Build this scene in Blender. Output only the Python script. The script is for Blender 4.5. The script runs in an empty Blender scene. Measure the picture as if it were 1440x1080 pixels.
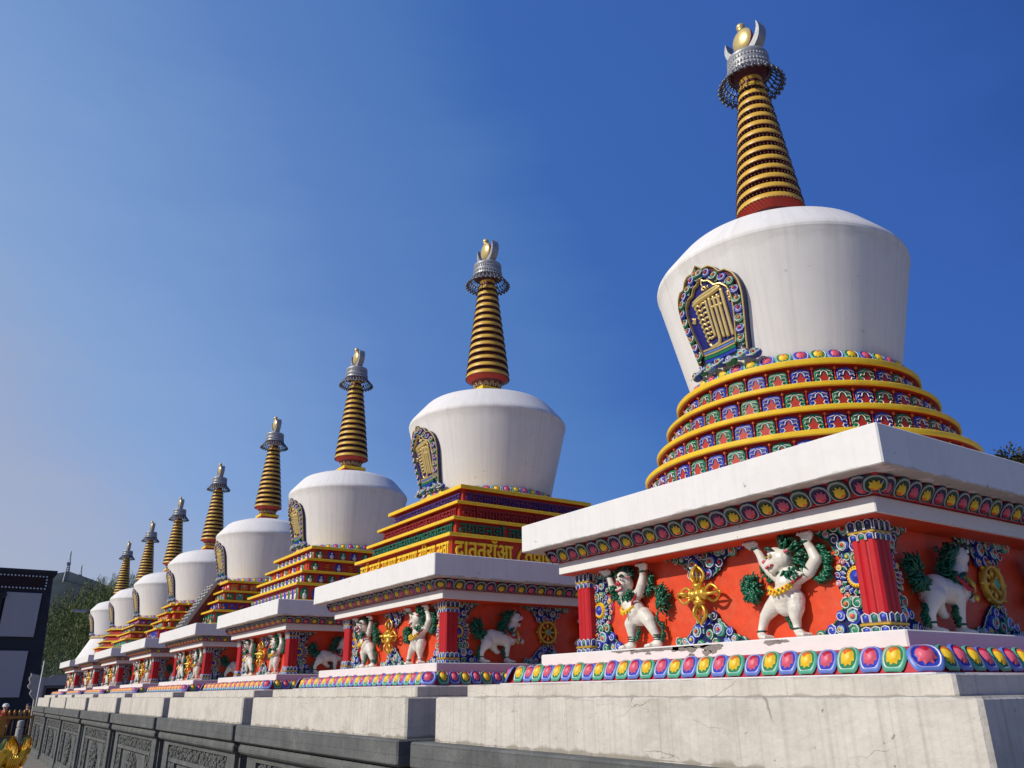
import bpy, math, random
from math import sin, cos, pi, radians, sqrt, atan2, hypot
from mathutils import Vector, Matrix

# ------------------------------------------------------------ camera, sky, sun, exposure
SC = bpy.context.scene
COL = SC.collection
f, W0, H0 = 1114.84, 1440, 1080
yaw, pitch, roll = 0.97862, 0.3702, -0.0106
Fw = Vector((-sin(yaw) * cos(pitch), cos(yaw) * cos(pitch), sin(pitch)))
Rt = Vector((cos(yaw), sin(yaw), 0))
Up = Rt.cross(Fw)
R2 = cos(roll) * Rt + sin(roll) * Up
U2 = -sin(roll) * Rt + cos(roll) * Up
camd = bpy.data.cameras.new('camera')
cam = bpy.data.objects.new('camera', camd)
COL.objects.link(cam)
cam.matrix_world = Matrix(((R2.x, U2.x, -Fw.x, 3.5174), (R2.y, U2.y, -Fw.y, -4.9467), (R2.z, U2.z, -Fw.z, 0.0165), (0, 0, 0, 1)))
camd.sensor_width = 36
camd.lens = f / W0 * 36
camd.clip_start = 0.05
camd.clip_end = 6000
SC.camera = cam

SUN_EL, SUN_W = 33.0, 7.0            # elevation, degrees from -Y towards -X
sdir = Vector((-sin(radians(SUN_W)) * cos(radians(SUN_EL)), -cos(radians(SUN_W)) * cos(radians(SUN_EL)), sin(radians(SUN_EL))))
world = bpy.data.worlds.new('World')
SC.world = world
world.use_nodes = True
nt = world.node_tree
bg = nt.nodes['Background']
sky = nt.nodes.new('ShaderNodeTexSky')
sky.sky_type = 'NISHITA'
sky.sun_disc = False
sky.sun_elevation = radians(SUN_EL)
sky.sun_rotation = radians(180 + SUN_W)
sky.altitude = 2600
sky.air_density = 1.0
sky.dust_density = 1.2
sky.ozone_density = 2.5
SKY_S = 0.085
# autumn air: a little deeper blue aloft, paler towards the horizon and the sun's side
gain = nt.nodes.new('ShaderNodeMix'); gain.data_type = 'RGBA'; gain.blend_type = 'MULTIPLY'; gain.inputs[0].default_value = 1
gain.inputs[7].default_value = (0.50, 0.93, 1.55, 1)
nt.links.new(sky.outputs[0], gain.inputs[6])
tcw = nt.nodes.new('ShaderNodeTexCoord')
dotn = nt.nodes.new('ShaderNodeVectorMath'); dotn.operation = 'DOT_PRODUCT'
dotn.inputs[1].default_value = (-0.60, -0.669, -0.455)
nt.links.new(tcw.outputs['Generated'], dotn.inputs[0])
mrw = nt.nodes.new('ShaderNodeMapRange'); mrw.interpolation_type = 'SMOOTHSTEP'
mrw.inputs[1].default_value = -0.4291; mrw.inputs[2].default_value = 0.5709
wm = nt.nodes.new('ShaderNodeMapping'); wm.inputs['Scale'].default_value = (2.2, 2.2, 9.0); nt.links.new(tcw.outputs['Generated'], wm.inputs[0])
wn = nt.nodes.new('ShaderNodeTexNoise'); wn.inputs['Scale'].default_value = 1.6; wn.inputs['Detail'].default_value = 7; wn.inputs['Roughness'].default_value = 0.6
nt.links.new(wm.outputs[0], wn.inputs['Vector'])
wr = nt.nodes.new('ShaderNodeMapRange'); wr.inputs[1].default_value = 0.3; wr.inputs[2].default_value = 0.75; wr.inputs[3].default_value = -0.015; wr.inputs[4].default_value = 0.04
nt.links.new(wn.outputs[0], wr.inputs[0])
wa = nt.nodes.new('ShaderNodeMath'); nt.links.new(dotn.outputs['Value'], wa.inputs[0]); nt.links.new(wr.outputs[0], wa.inputs[1])
nt.links.new(wa.outputs[0], mrw.inputs[0])
mrw.interpolation_type = 'LINEAR'; mrw.inputs[1].default_value = -0.7291; mrw.inputs[2].default_value = 0.5709   # t = -0.3 .. 1
ramp = nt.nodes.new('ShaderNodeValToRGB')
RC = [(-0.3, (0.018, 0.072, 0.29)), (-0.12, (0.040, 0.117, 0.43)), (0.22, (0.052, 0.148, 0.47)), (0.33, (0.085, 0.207, 0.52)), (0.50, (0.125, 0.25, 0.57)), (0.65, (0.20, 0.345, 0.65)), (0.79, (0.27, 0.415, 0.69)), (0.92, (0.40, 0.455, 0.60)), (1.0, (0.42, 0.47, 0.60))]
el_ = ramp.color_ramp.elements
while len(el_) < len(RC): el_.new(0.5)
for e_, (t_, c_) in zip(el_, RC):
    e_.position = (t_ + 0.3) / 1.3; e_.color = (*c_, 1)
nt.links.new(mrw.outputs[0], ramp.inputs[0])
rs = nt.nodes.new('ShaderNodeMix'); rs.data_type = 'RGBA'; rs.blend_type = 'MULTIPLY'; rs.inputs[0].default_value = 1
rs.inputs[7].default_value = (1 / SKY_S, 1 / SKY_S, 1 / SKY_S, 1)
nt.links.new(ramp.outputs[0], rs.inputs[6])
hz = nt.nodes.new('ShaderNodeMix'); hz.data_type = 'RGBA'; hz.clamp_result = False
hz.inputs[0].default_value = 0.85
nt.links.new(rs.outputs[2], hz.inputs[7])
nt.links.new(gain.outputs[2], hz.inputs[6])
# paler low sky all round the horizon, added to fill the shaded side faces
sepw = nt.nodes.new('ShaderNodeSeparateXYZ'); nt.links.new(tcw.outputs['Generated'], sepw.inputs[0])
lowm = nt.nodes.new('ShaderNodeMapRange'); lowm.interpolation_type = 'SMOOTHSTEP'
lowm.inputs[1].default_value = 0.0; lowm.inputs[2].default_value = 0.24; lowm.inputs[3].default_value = 0.9; lowm.inputs[4].default_value = 0.0
nt.links.new(sepw.outputs[2], lowm.inputs[0])
low = nt.nodes.new('ShaderNodeMix'); low.data_type = 'RGBA'; low.clamp_result = False
low.inputs[7].default_value = (0.41 / SKY_S, 0.44 / SKY_S, 0.53 / SKY_S, 1)
nt.links.new(lowm.outputs[0], low.inputs[0]); nt.links.new(hz.outputs[2], low.inputs[6])
nt.links.new(low.outputs[2], bg.inputs[0])
bg.inputs[1].default_value = SKY_S
sund = bpy.data.lights.new('sun', 'SUN')
sund.energy = 3.55
sund.angle = radians(0.5)
sund.color = (1.0, 0.935, 0.835)
sun = bpy.data.objects.new('sun', sund)
COL.objects.link(sun)
sun.rotation_euler = (-sdir).to_track_quat('-Z', 'Y').to_euler()
sun.location = sdir * 60
SC.view_settings.view_transform = 'Standard'
SC.view_settings.look = 'None'
SC.view_settings.exposure = 0.0
SC.view_settings.gamma = 1.0
SC.view_settings.use_curve_mapping = False

# ------------------------------------------------------------ materials
MATS = {}

def mat(name, col, rough=0.6, metal=0.0, var=0.12, vscale=9.0, bump=0.0, bscale=60.0, streak=0.0, dirt=None, dirtamt=0.0, spec=0.5, coat=0.0, dscale=2.2, bdist=0.004, brick=False, cracks=0.0, bands=(), round_=False, specks=0.7):
    if name in MATS:
        return MATS[name]
    m = bpy.data.materials.new(name)
    m.use_nodes = True
    n = m.node_tree
    L = n.links.new
    b = n.nodes['Principled BSDF']
    b.inputs['Roughness'].default_value = rough
    b.inputs['Metallic'].default_value = metal
    b.inputs['Specular IOR Level'].default_value = spec
    b.inputs['Coat Weight'].default_value = coat
    tc = n.nodes.new('ShaderNodeTexCoord')
    # every object gets its own piece of the texture, so that stains do not repeat along the row
    oi = n.nodes.new('ShaderNodeObjectInfo')
    cx = n.nodes.new('ShaderNodeCombineXYZ')
    for k_, g_ in ((0, 37.0), (1, 23.0)):
        mo = n.nodes.new('ShaderNodeMath'); mo.operation = 'MULTIPLY'; mo.inputs[1].default_value = g_
        L(oi.outputs['Random'], mo.inputs[0]); L(mo.outputs[0], cx.inputs[k_])
    av = n.nodes.new('ShaderNodeVectorMath'); L(tc.outputs['Object'], av.inputs[0]); L(cx.outputs[0], av.inputs[1])
    co = av.outputs[0]
    nz = n.nodes.new('ShaderNodeTexNoise')
    nz.inputs['Scale'].default_value = vscale
    nz.inputs['Detail'].default_value = 6
    nz.inputs['Roughness'].default_value = 0.62
    L(co, nz.inputs['Vector'])
    mr = n.nodes.new('ShaderNodeMapRange')
    mr.inputs[1].default_value = 0.3
    mr.inputs[2].default_value = 0.7
    mr.inputs[3].default_value = 1 - var
    mr.inputs[4].default_value = 1 + var * 0.5
    L(nz.outputs[0], mr.inputs[0])
    mx = n.nodes.new('ShaderNodeMix')
    mx.data_type = 'RGBA'
    mx.blend_type = 'MULTIPLY'
    mx.inputs[0].default_value = 1
    mx.inputs[6].default_value = (*col, 1)
    L(mr.outputs[0], mx.inputs[7])
    out = mx.outputs[2]
    if streak > 0:
        mp = n.nodes.new('ShaderNodeMapping')
        mp.inputs['Scale'].default_value = (38, 38, 0.32)
        L(co, mp.inputs[0])
        n2 = n.nodes.new('ShaderNodeTexNoise')
        n2.inputs['Scale'].default_value = 1.0
        n2.inputs['Detail'].default_value = 2
        if round_:
            sp = n.nodes.new('ShaderNodeSeparateXYZ'); L(tc.outputs['Object'], sp.inputs[0])
            at_ = n.nodes.new('ShaderNodeMath'); at_.operation = 'ARCTAN2'; L(sp.outputs[0], at_.inputs[0]); L(sp.outputs[1], at_.inputs[1])
            sc_ = n.nodes.new('ShaderNodeMath'); sc_.operation = 'MULTIPLY'; sc_.inputs[1].default_value = 26; L(at_.outputs[0], sc_.inputs[0])
            zz_ = n.nodes.new('ShaderNodeMath'); zz_.operation = 'MULTIPLY'; zz_.inputs[1].default_value = 0.9; L(sp.outputs[2], zz_.inputs[0])
            cc_ = n.nodes.new('ShaderNodeCombineXYZ'); L(sc_.outputs[0], cc_.inputs[0]); L(zz_.outputs[0], cc_.inputs[2]); L(oi.outputs['Random'], cc_.inputs[1])
            n2.inputs['Detail'].default_value = 5
            L(cc_.outputs[0], n2.inputs['Vector'])
        else:
            L(mp.outputs[0], n2.inputs['Vector'])
        m2 = n.nodes.new('ShaderNodeMapRange')
        m2.inputs[1].default_value = 0.48
        m2.inputs[2].default_value = 0.78
        m2.inputs[3].default_value = 0
        m2.inputs[4].default_value = streak
        L(n2.outputs[0], m2.inputs[0])
        x2 = n.nodes.new('ShaderNodeMix')
        x2.data_type = 'RGBA'
        L(m2.outputs[0], x2.inputs[0])
        L(out, x2.inputs[6])
        x2.inputs[7].default_value = (col[0] * 0.45, col[1] * 0.44, col[2] * 0.42, 1)
        out = x2.outputs[2]
    if dirt:
        n3 = n.nodes.new('ShaderNodeTexNoise')
        n3.inputs['Scale'].default_value = dscale
        n3.inputs['Detail'].default_value = 9
        n3.inputs['Roughness'].default_value = 0.72
        L(co, n3.inputs['Vector'])
        m3 = n.nodes.new('ShaderNodeMapRange')
        m3.inputs[1].default_value = 0.5
        m3.inputs[2].default_value = 0.72
        m3.inputs[3].default_value = 0
        m3.inputs[4].default_value = dirtamt
        L(n3.outputs[0], m3.inputs[0])
        x3 = n.nodes.new('ShaderNodeMix')
        x3.data_type = 'RGBA'
        L(m3.outputs[0], x3.inputs[0])
        L(out, x3.inputs[6])
        x3.inputs[7].default_value = (*dirt, 1)
        out = x3.outputs[2]
        # small dark specks and pits
        n4 = n.nodes.new('ShaderNodeTexNoise')
        n4.inputs['Scale'].default_value = dscale * 14
        n4.inputs['Detail'].default_value = 3
        L(co, n4.inputs['Vector'])
        m4 = n.nodes.new('ShaderNodeMapRange')
        m4.inputs[1].default_value = 0.70
        m4.inputs[2].default_value = 0.76
        m4.inputs[3].default_value = 0
        m4.inputs[4].default_value = specks
        L(n4.outputs[0], m4.inputs[0])
        x4 = n.nodes.new('ShaderNodeMix')
        x4.data_type = 'RGBA'
        L(m4.outputs[0], x4.inputs[0])
        L(out, x4.inputs[6])
        x4.inputs[7].default_value = (dirt[0] * 0.45, dirt[1] * 0.42, dirt[2] * 0.4, 1)
        out = x4.outputs[2]
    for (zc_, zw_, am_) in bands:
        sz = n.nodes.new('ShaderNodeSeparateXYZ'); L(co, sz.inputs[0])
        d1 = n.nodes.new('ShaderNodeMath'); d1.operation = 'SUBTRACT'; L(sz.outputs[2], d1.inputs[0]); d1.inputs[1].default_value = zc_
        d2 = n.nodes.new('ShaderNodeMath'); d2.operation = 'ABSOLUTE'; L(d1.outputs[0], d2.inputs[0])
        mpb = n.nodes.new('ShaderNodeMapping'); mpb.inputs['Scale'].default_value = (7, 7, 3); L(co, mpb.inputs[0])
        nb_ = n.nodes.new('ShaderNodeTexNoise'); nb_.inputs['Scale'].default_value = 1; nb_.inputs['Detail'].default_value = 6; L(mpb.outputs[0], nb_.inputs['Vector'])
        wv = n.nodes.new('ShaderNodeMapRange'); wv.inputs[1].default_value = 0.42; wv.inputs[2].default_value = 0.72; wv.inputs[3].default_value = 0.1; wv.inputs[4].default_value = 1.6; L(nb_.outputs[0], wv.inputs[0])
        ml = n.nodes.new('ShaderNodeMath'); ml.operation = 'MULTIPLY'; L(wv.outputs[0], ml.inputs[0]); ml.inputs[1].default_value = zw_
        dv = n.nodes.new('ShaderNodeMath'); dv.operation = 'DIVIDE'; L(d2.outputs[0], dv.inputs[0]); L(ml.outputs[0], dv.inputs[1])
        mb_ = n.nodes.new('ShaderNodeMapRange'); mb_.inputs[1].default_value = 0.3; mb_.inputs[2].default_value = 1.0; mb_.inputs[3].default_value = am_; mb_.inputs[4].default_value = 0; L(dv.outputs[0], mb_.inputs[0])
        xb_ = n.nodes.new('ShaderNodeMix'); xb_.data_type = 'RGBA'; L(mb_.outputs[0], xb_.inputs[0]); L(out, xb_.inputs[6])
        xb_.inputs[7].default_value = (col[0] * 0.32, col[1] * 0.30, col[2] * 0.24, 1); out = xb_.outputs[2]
    if brick:
        sx = n.nodes.new('ShaderNodeSeparateXYZ'); L(co, sx.inputs[0])
        ad = n.nodes.new('ShaderNodeMath'); L(sx.outputs[0], ad.inputs[0]); L(sx.outputs[1], ad.inputs[1])
        cb = n.nodes.new('ShaderNodeCombineXYZ'); L(ad.outputs[0], cb.inputs[0]); L(sx.outputs[2], cb.inputs[1])
        bt = n.nodes.new('ShaderNodeTexBrick')
        bt.inputs['Scale'].default_value = 1.0; bt.inputs['Brick Width'].default_value = 0.34; bt.inputs['Row Height'].default_value = 0.082
        bt.inputs['Mortar Size'].default_value = 0.0035; bt.inputs['Mortar Smooth'].default_value = 0.5
        bt.inputs['Color1'].default_value = (1, 1, 1, 1); bt.inputs['Color2'].default_value = (0.86, 0.86, 0.86, 1); bt.inputs['Mortar'].default_value = (0.62, 0.62, 0.62, 1)
        L(cb.outputs[0], bt.inputs['Vector'])
        xb = n.nodes.new('ShaderNodeMix'); xb.data_type = 'RGBA'; xb.blend_type = 'MULTIPLY'; xb.inputs[0].default_value = 0.8
        L(out, xb.inputs[6]); L(bt.outputs[0], xb.inputs[7]); out = xb.outputs[2]
    if cracks > 0:
        mpc = n.nodes.new('ShaderNodeMapping'); mpc.inputs['Scale'].default_value = (0.9, 0.9, 4.2)
        nd = n.nodes.new('ShaderNodeTexNoise'); nd.inputs['Scale'].default_value = 6; nd.inputs['Detail'].default_value = 5
        L(co, nd.inputs['Vector'])
        vm = n.nodes.new('ShaderNodeVectorMath'); vm.operation = 'MULTIPLY_ADD'; vm.inputs[1].default_value = (0.12, 0.12, 0.12)
        L(nd.outputs[1], vm.inputs[0]); L(co, vm.inputs[2]); L(vm.outputs[0], mpc.inputs[0])
        vo = n.nodes.new('ShaderNodeTexVoronoi'); vo.feature = 'DISTANCE_TO_EDGE'; vo.inputs['Scale'].default_value = 1.1
        L(mpc.outputs[0], vo.inputs['Vector'])
        mc = n.nodes.new('ShaderNodeMapRange'); mc.inputs[1].default_value = 0.0008; mc.inputs[2].default_value = 0.0055; mc.inputs[3].default_value = 1; mc.inputs[4].default_value = 0
        L(vo.outputs[0], mc.inputs[0])
        nm = n.nodes.new('ShaderNodeTexNoise'); nm.inputs['Scale'].default_value = 2.3; L(co, nm.inputs['Vector'])
        mm = n.nodes.new('ShaderNodeMapRange'); mm.inputs[1].default_value = 0.5; mm.inputs[2].default_value = 0.6; mm.inputs[4].default_value = cracks
        L(nm.outputs[0], mm.inputs[0])
        mu = n.nodes.new('ShaderNodeMath'); mu.operation = 'MULTIPLY'; L(mc.outputs[0], mu.inputs[0]); L(mm.outputs[0], mu.inputs[1])
        xc = n.nodes.new('ShaderNodeMix'); xc.data_type = 'RGBA'; xc.inputs[7].default_value = (0.16, 0.13, 0.10, 1)
        L(mu.outputs[0], xc.inputs[0]); L(out, xc.inputs[6]); out = xc.outputs[2]
    L(out, b.inputs['Base Color'])
    if bump > 0:
        nb = n.nodes.new('ShaderNodeTexNoise')
        nb.inputs['Scale'].default_value = bscale
        nb.inputs['Detail'].default_value = 5
        L(co, nb.inputs['Vector'])
        bp = n.nodes.new('ShaderNodeBump')
        bp.inputs['Strength'].default_value = bump
        bp.inputs['Distance'].default_value = bdist
        L(nb.outputs[0], bp.inputs['Height'])
        L(bp.outputs[0], b.inputs['Normal'])
    MATS[name] = m
    return m

mat('white_plaster', (0.79, 0.765, 0.72), 0.75, var=0.05, bump=0.35, bscale=35, dirt=(0.55, 0.53, 0.49), dirtamt=0.22, dscale=1.6, spec=0.25)
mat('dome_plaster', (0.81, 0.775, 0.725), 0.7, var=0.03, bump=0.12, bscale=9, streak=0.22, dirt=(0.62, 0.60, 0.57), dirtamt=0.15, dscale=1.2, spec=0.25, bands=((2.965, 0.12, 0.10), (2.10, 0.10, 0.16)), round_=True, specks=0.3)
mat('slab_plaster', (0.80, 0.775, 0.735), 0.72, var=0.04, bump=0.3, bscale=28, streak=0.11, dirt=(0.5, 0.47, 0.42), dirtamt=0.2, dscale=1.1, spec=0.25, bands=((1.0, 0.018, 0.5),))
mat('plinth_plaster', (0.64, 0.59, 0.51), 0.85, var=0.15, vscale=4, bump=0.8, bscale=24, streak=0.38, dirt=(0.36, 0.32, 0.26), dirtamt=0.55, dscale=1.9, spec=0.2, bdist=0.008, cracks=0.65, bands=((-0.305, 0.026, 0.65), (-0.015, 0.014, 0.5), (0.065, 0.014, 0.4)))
mat('grey_stone', (0.135, 0.139, 0.132), 0.85, var=0.25, vscale=5, bump=0.9, bscale=45, streak=0.25, dirt=(0.30, 0.30, 0.29), dirtamt=0.35, dscale=3.5, spec=0.25, bdist=0.006, brick=True, bands=((-0.315, 0.02, 0.0),))
mat('bare_cement', (0.27, 0.25, 0.22), 0.9, var=0.35, vscale=30, bump=1.0, bscale=70, spec=0.2)
mat('orange_red', (0.72, 0.062, 0.012), 0.5, var=0.16, vscale=14, bump=0.3, bscale=30, dirt=(0.62, 0.22, 0.12), dirtamt=0.32, dscale=5)
mat('pillar_red', (0.50, 0.005, 0.010), 0.5, var=0.12, vscale=12, bump=0.25, bscale=25)
mat('tier_red', (0.44, 0.026, 0.010), 0.55, var=0.15, vscale=12, bump=0.2)
mat('maroon', (0.11, 0.008, 0.010), 0.5, var=0.15)
mat('yellow', (0.86, 0.55, 0.015), 0.5, var=0.10, vscale=14, bump=0.25, bscale=40, dirt=(0.45, 0.22, 0.03), dirtamt=0.3, dscale=6)
mat('ring_yellow', (0.70, 0.41, 0.05), 0.42, var=0.12, vscale=14)
mat('gold', (0.72, 0.44, 0.06), 0.36, metal=0.55, var=0.2, vscale=20, bump=0.25, bscale=50)
mat('pale_gold', (0.74, 0.56, 0.22), 0.35, metal=0.45, var=0.15, vscale=18)
mat('bright_gold', (0.95, 0.62, 0.10), 0.2, metal=0.95, var=0.1, vscale=10)
mat('blue', (0.018, 0.045, 0.42), 0.46, var=0.2, vscale=30)
mat('navy', (0.008, 0.012, 0.085), 0.4, var=0.2)
mat('light_blue', (0.13, 0.22, 0.60), 0.4, var=0.25, vscale=30)
mat('green', (0.006, 0.19, 0.085), 0.46, var=0.25, vscale=30)
mat('dark_green', (0.004, 0.06, 0.035), 0.35, var=0.3, vscale=30)
mat('mane_green', (0.003, 0.115, 0.055), 0.28, var=0.3, vscale=35)
mat('mint', (0.09, 0.42, 0.28), 0.4, var=0.25, vscale=30)
mat('line_white', (0.76, 0.76, 0.74), 0.45, var=0.15, vscale=40)
mat('pink', (0.72, 0.11, 0.17), 0.46, var=0.2, vscale=30)
mat('crimson', (0.50, 0.012, 0.03), 0.46, var=0.2, vscale=30)
mat('petal_yellow', (0.88, 0.56, 0.02), 0.46, var=0.15, vscale=30)
mat('petal_orange', (0.75, 0.16, 0.015), 0.46, var=0.2, vscale=30)
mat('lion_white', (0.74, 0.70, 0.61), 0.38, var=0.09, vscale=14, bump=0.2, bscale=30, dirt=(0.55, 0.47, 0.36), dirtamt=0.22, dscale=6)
mat('black', (0.015, 0.013, 0.016), 0.45, var=0.1)
mat('purple', (0.10, 0.02, 0.22), 0.4, var=0.2, vscale=30)
mat('letter_red', (0.26, 0.008, 0.008), 0.5)
mat('letter_green', (0.008, 0.13, 0.085), 0.5)
mat('letter_purple', (0.055, 0.018, 0.16), 0.5)
mat('outline_shaded_grey', (0.36, 0.40, 0.40), 0.5, var=0.2, vscale=30)  # grey cornice petal outlines, with shade under the slab put into the colour
mat('silver', (0.38, 0.38, 0.38), 0.45, metal=0.35, var=0.2, vscale=25, bump=0.5, bscale=50)
mat('dark_silver', (0.17, 0.17, 0.19), 0.4, metal=0.6, var=0.2, vscale=25)
mat('stud', (0.085, 0.035, 0.035), 0.25, metal=0.3, var=0.2)
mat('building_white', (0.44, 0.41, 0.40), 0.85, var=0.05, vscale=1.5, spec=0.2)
mat('building_slate', (0.046, 0.047, 0.052), 0.9, var=0.15, vscale=3, spec=0.2)
mat('building_maroon', (0.03, 0.012, 0.012), 0.9, var=0.2, vscale=6)
mat('paving', (0.25, 0.22, 0.18), 0.85, var=0.2, vscale=1.2, bump=0.4, bscale=20, dirt=(0.2, 0.19, 0.17), dirtamt=0.4, dscale=0.6)
mat('gate_stone', (0.40, 0.38, 0.34), 0.85, var=0.15, vscale=3, bump=0.5, bscale=20, dirt=(0.2, 0.19, 0.17), dirtamt=0.4)
mat('bark', (0.09, 0.065, 0.045), 0.9, var=0.3, vscale=10, bump=0.8, bscale=20)
mat('willow_leaf', (0.10, 0.145, 0.028), 0.55, var=0.4, vscale=1.1)
mat('pine_leaf', (0.055, 0.055, 0.022), 0.6, var=0.4, vscale=1.5)
mat('rail_gold', (0.42, 0.20, 0.03), 0.4, metal=0.4, var=0.3, vscale=20)
mat('metal_grey', (0.32, 0.33, 0.34), 0.45, metal=0.5, var=0.1)
mat('hill_green', (0.024, 0.038, 0.036), 0.9, var=0.5, vscale=0.02)
mat('skin', (0.55, 0.32, 0.22), 0.5, var=0.05)
mat('cloth_red', (0.42, 0.03, 0.03), 0.8, var=0.15)
mat('cloth_dark', (0.03, 0.03, 0.04), 0.85, var=0.15)
mat('cap_white', (0.75, 0.74, 0.70), 0.8, var=0.05)

def crease_darken(name, dark):  # mixes a darker base colour into concave creases, by pointiness
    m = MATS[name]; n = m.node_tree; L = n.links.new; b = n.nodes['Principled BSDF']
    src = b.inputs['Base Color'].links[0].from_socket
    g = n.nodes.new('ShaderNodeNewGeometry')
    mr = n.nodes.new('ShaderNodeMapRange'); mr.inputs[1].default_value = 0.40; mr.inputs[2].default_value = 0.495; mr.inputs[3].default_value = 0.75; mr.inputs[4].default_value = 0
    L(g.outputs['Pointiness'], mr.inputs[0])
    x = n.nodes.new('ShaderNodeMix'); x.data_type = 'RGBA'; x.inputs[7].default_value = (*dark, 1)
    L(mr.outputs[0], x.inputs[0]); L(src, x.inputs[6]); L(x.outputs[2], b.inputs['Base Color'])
crease_darken('lion_white', (0.24, 0.19, 0.13))

# ------------------------------------------------------------ mesh builder
class MB:
    def __init__(s):
        s.v = []; s.f = []; s.m = []; s.names = []
        s.xf = None

    def mi(s, name):
        if name not in s.names:
            s.names.append(name)
        return s.names.index(name)

    def add(s, vs, fs, m, xf=None):
        o = len(s.v)
        xf = xf or s.xf
        if xf is not None:
            vs = [tuple(xf @ Vector(p)) for p in vs]
        s.v.extend([tuple(p) for p in vs])
        ms = m if isinstance(m, list) else [m] * len(fs)
        for k, q in enumerate(fs):
            s.f.append(tuple(i + o for i in q))
            s.m.append(s.mi(ms[k]))

    def mesh(s, name, smooth=False, auto=None):
        me = bpy.data.meshes.new(name)
        me.from_pydata(s.v, [], s.f)
        for nme in s.names:
            me.materials.append(MATS[nme])
        me.polygons.foreach_set('material_index', s.m)
        if smooth or auto:
            me.polygons.foreach_set('use_smooth', [True] * len(s.f))
        me.update()
        if auto:
            me.set_sharp_from_angle(angle=radians(auto))
        return me

    def box(s, x0, x1, y0, y1, z0, z1, m, xf=None):
        vs = [(x0, y0, z0), (x1, y0, z0), (x1, y1, z0), (x0, y1, z0), (x0, y0, z1), (x1, y0, z1), (x1, y1, z1), (x0, y1, z1)]
        s.add(vs, [(0, 3, 2, 1), (4, 5, 6, 7), (0, 1, 5, 4), (1, 2, 6, 5), (2, 3, 7, 6), (3, 0, 4, 7)], m, xf)

    def loops(s, rings, m, closed=True, cap0=False, cap1=False, xf=None):
        """rings: list of equal-length point lists; m: material name or one per ring band"""
        n = len(rings[0]); vs = [p for r in rings for p in r]; fs = []; ms = []
        for i in range(len(rings) - 1):
            mm = m if isinstance(m, str) else m[i]
            for j in range(n if closed else n - 1):
                k = (j + 1) % n
                fs.append((i * n + j, i * n + k, (i + 1) * n + k, (i + 1) * n + j)); ms.append(mm)
        if cap0:
            fs.append(tuple(range(n))[::-1]); ms.append(m if isinstance(m, str) else m[0])
        if cap1:
            fs.append(tuple((len(rings) - 1) * n + j for j in range(n))); ms.append(m if isinstance(m, str) else m[-1])
        s.add(vs, fs, ms, xf)

    def lathe(s, prof, m, seg=48, cap0=True, cap1=True, xf=None, c=(0, 0)):
        s.loops([[(c[0] + r * cos(2 * pi * j / seg), c[1] + r * sin(2 * pi * j / seg), z) for j in range(seg)] for r, z in prof], m, True, cap0, cap1, xf)

    def sqlathe(s, prof, m, ch=0.006, cap0=True, cap1=True, plan=None, xf=None):
        """square (or other plan) sweep of profile (half width, z)"""
        rings = []
        for a, z in prof:
            rings.append([(x, y, z) for x, y in (plan(a) if plan else sqplan(a, ch))])
        s.loops(rings, m, True, cap0, cap1, xf)

    def tube(s, pts, r, m, seg=6, xf=None, caps=True, flat=None):
        pts = [Vector(p) for p in pts]
        rings = []
        up0 = Vector((0, 1, 0.01))
        for i, p in enumerate(pts):
            d = (pts[min(i + 1, len(pts) - 1)] - pts[max(i - 1, 0)])
            if d.length < 1e-9:
                d = Vector((0, 0, 1))
            d.normalize()
            a = d.cross(up0)
            if a.length < 1e-3:
                a = d.cross(Vector((1, 0, 0)))
            a.normalize(); b = a.cross(d)
            rr = r[i] if isinstance(r, (list, tuple)) else r
            fl = flat or 1.0
            rings.append([tuple(p + a * (rr * cos(2 * pi * k / seg)) + b * (rr * fl * sin(2 * pi * k / seg))) for k in range(seg)])
        s.loops(rings, m, True, caps, caps, xf)

    def ball(s, c, r, m, seg=10, rings=6, xf=None):
        rx, ry, rz = r if isinstance(r, (list, tuple)) else (r, r, r)
        pr = []
        for i in range(rings + 1):
            t = -pi / 2 + pi * i / rings
            rad = max(cos(t), 0.02)
            pr.append([(c[0] + rx * rad * cos(2 * pi * j / seg), c[1] + ry * rad * sin(2 * pi * j / seg), c[2] + rz * sin(t)) for j in range(seg)])
        s.loops(pr, m, True, True, True, xf)

    def prism(s, poly, y0, y1, m, xf=None, bevel=0.0):
        """polygon in XZ, extruded from y0 (back) to y1 (front, smaller y)"""
        n = len(poly)
        cx = sum(p[0] for p in poly) / n; cz = sum(p[1] for p in poly) / n
        rs = [[(x, y0, z) for x, z in poly], [(x, y1 + bevel, z) for x, z in poly]]
        if bevel:
            q = []
            for x, z in poly:
                d = hypot(x - cx, z - cz) or 1
                k = max(0.2, 1 - bevel * 1.2 / d)
                q.append((cx + (x - cx) * k, y1, cz + (z - cz) * k))
            rs.append(q)
        s.loops(rs, m, True, True, True, xf)


def sqplan(a, c=0.006):
    return [(-a + c, -a), (a - c, -a), (a, -a + c), (a, a - c), (a - c, a), (-a + c, a), (-a, a - c), (-a, -a + c)]


def bumped(a, k=0.62, d=0.10):
    """square plan with a projecting bay in the middle of each side"""
    b = a * k; c = a - d; o = []
    for q in range(4):
        t = q * pi / 2
        for x, y in [(-c, -c), (-b, -c), (-b, -a), (b, -a), (b, -c), (c - 0.001, -c)]:
            o.append((x * cos(t) - y * sin(t), x * sin(t) + y * cos(t)))
    return o


def octo(a):
    c = a * 0.5
    return [(-a + c, -a), (a - c, -a), (a, -a + c), (a, a - c), (a - c, a), (-a + c, a), (-a, a - c), (-a, -a + c)]


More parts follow.
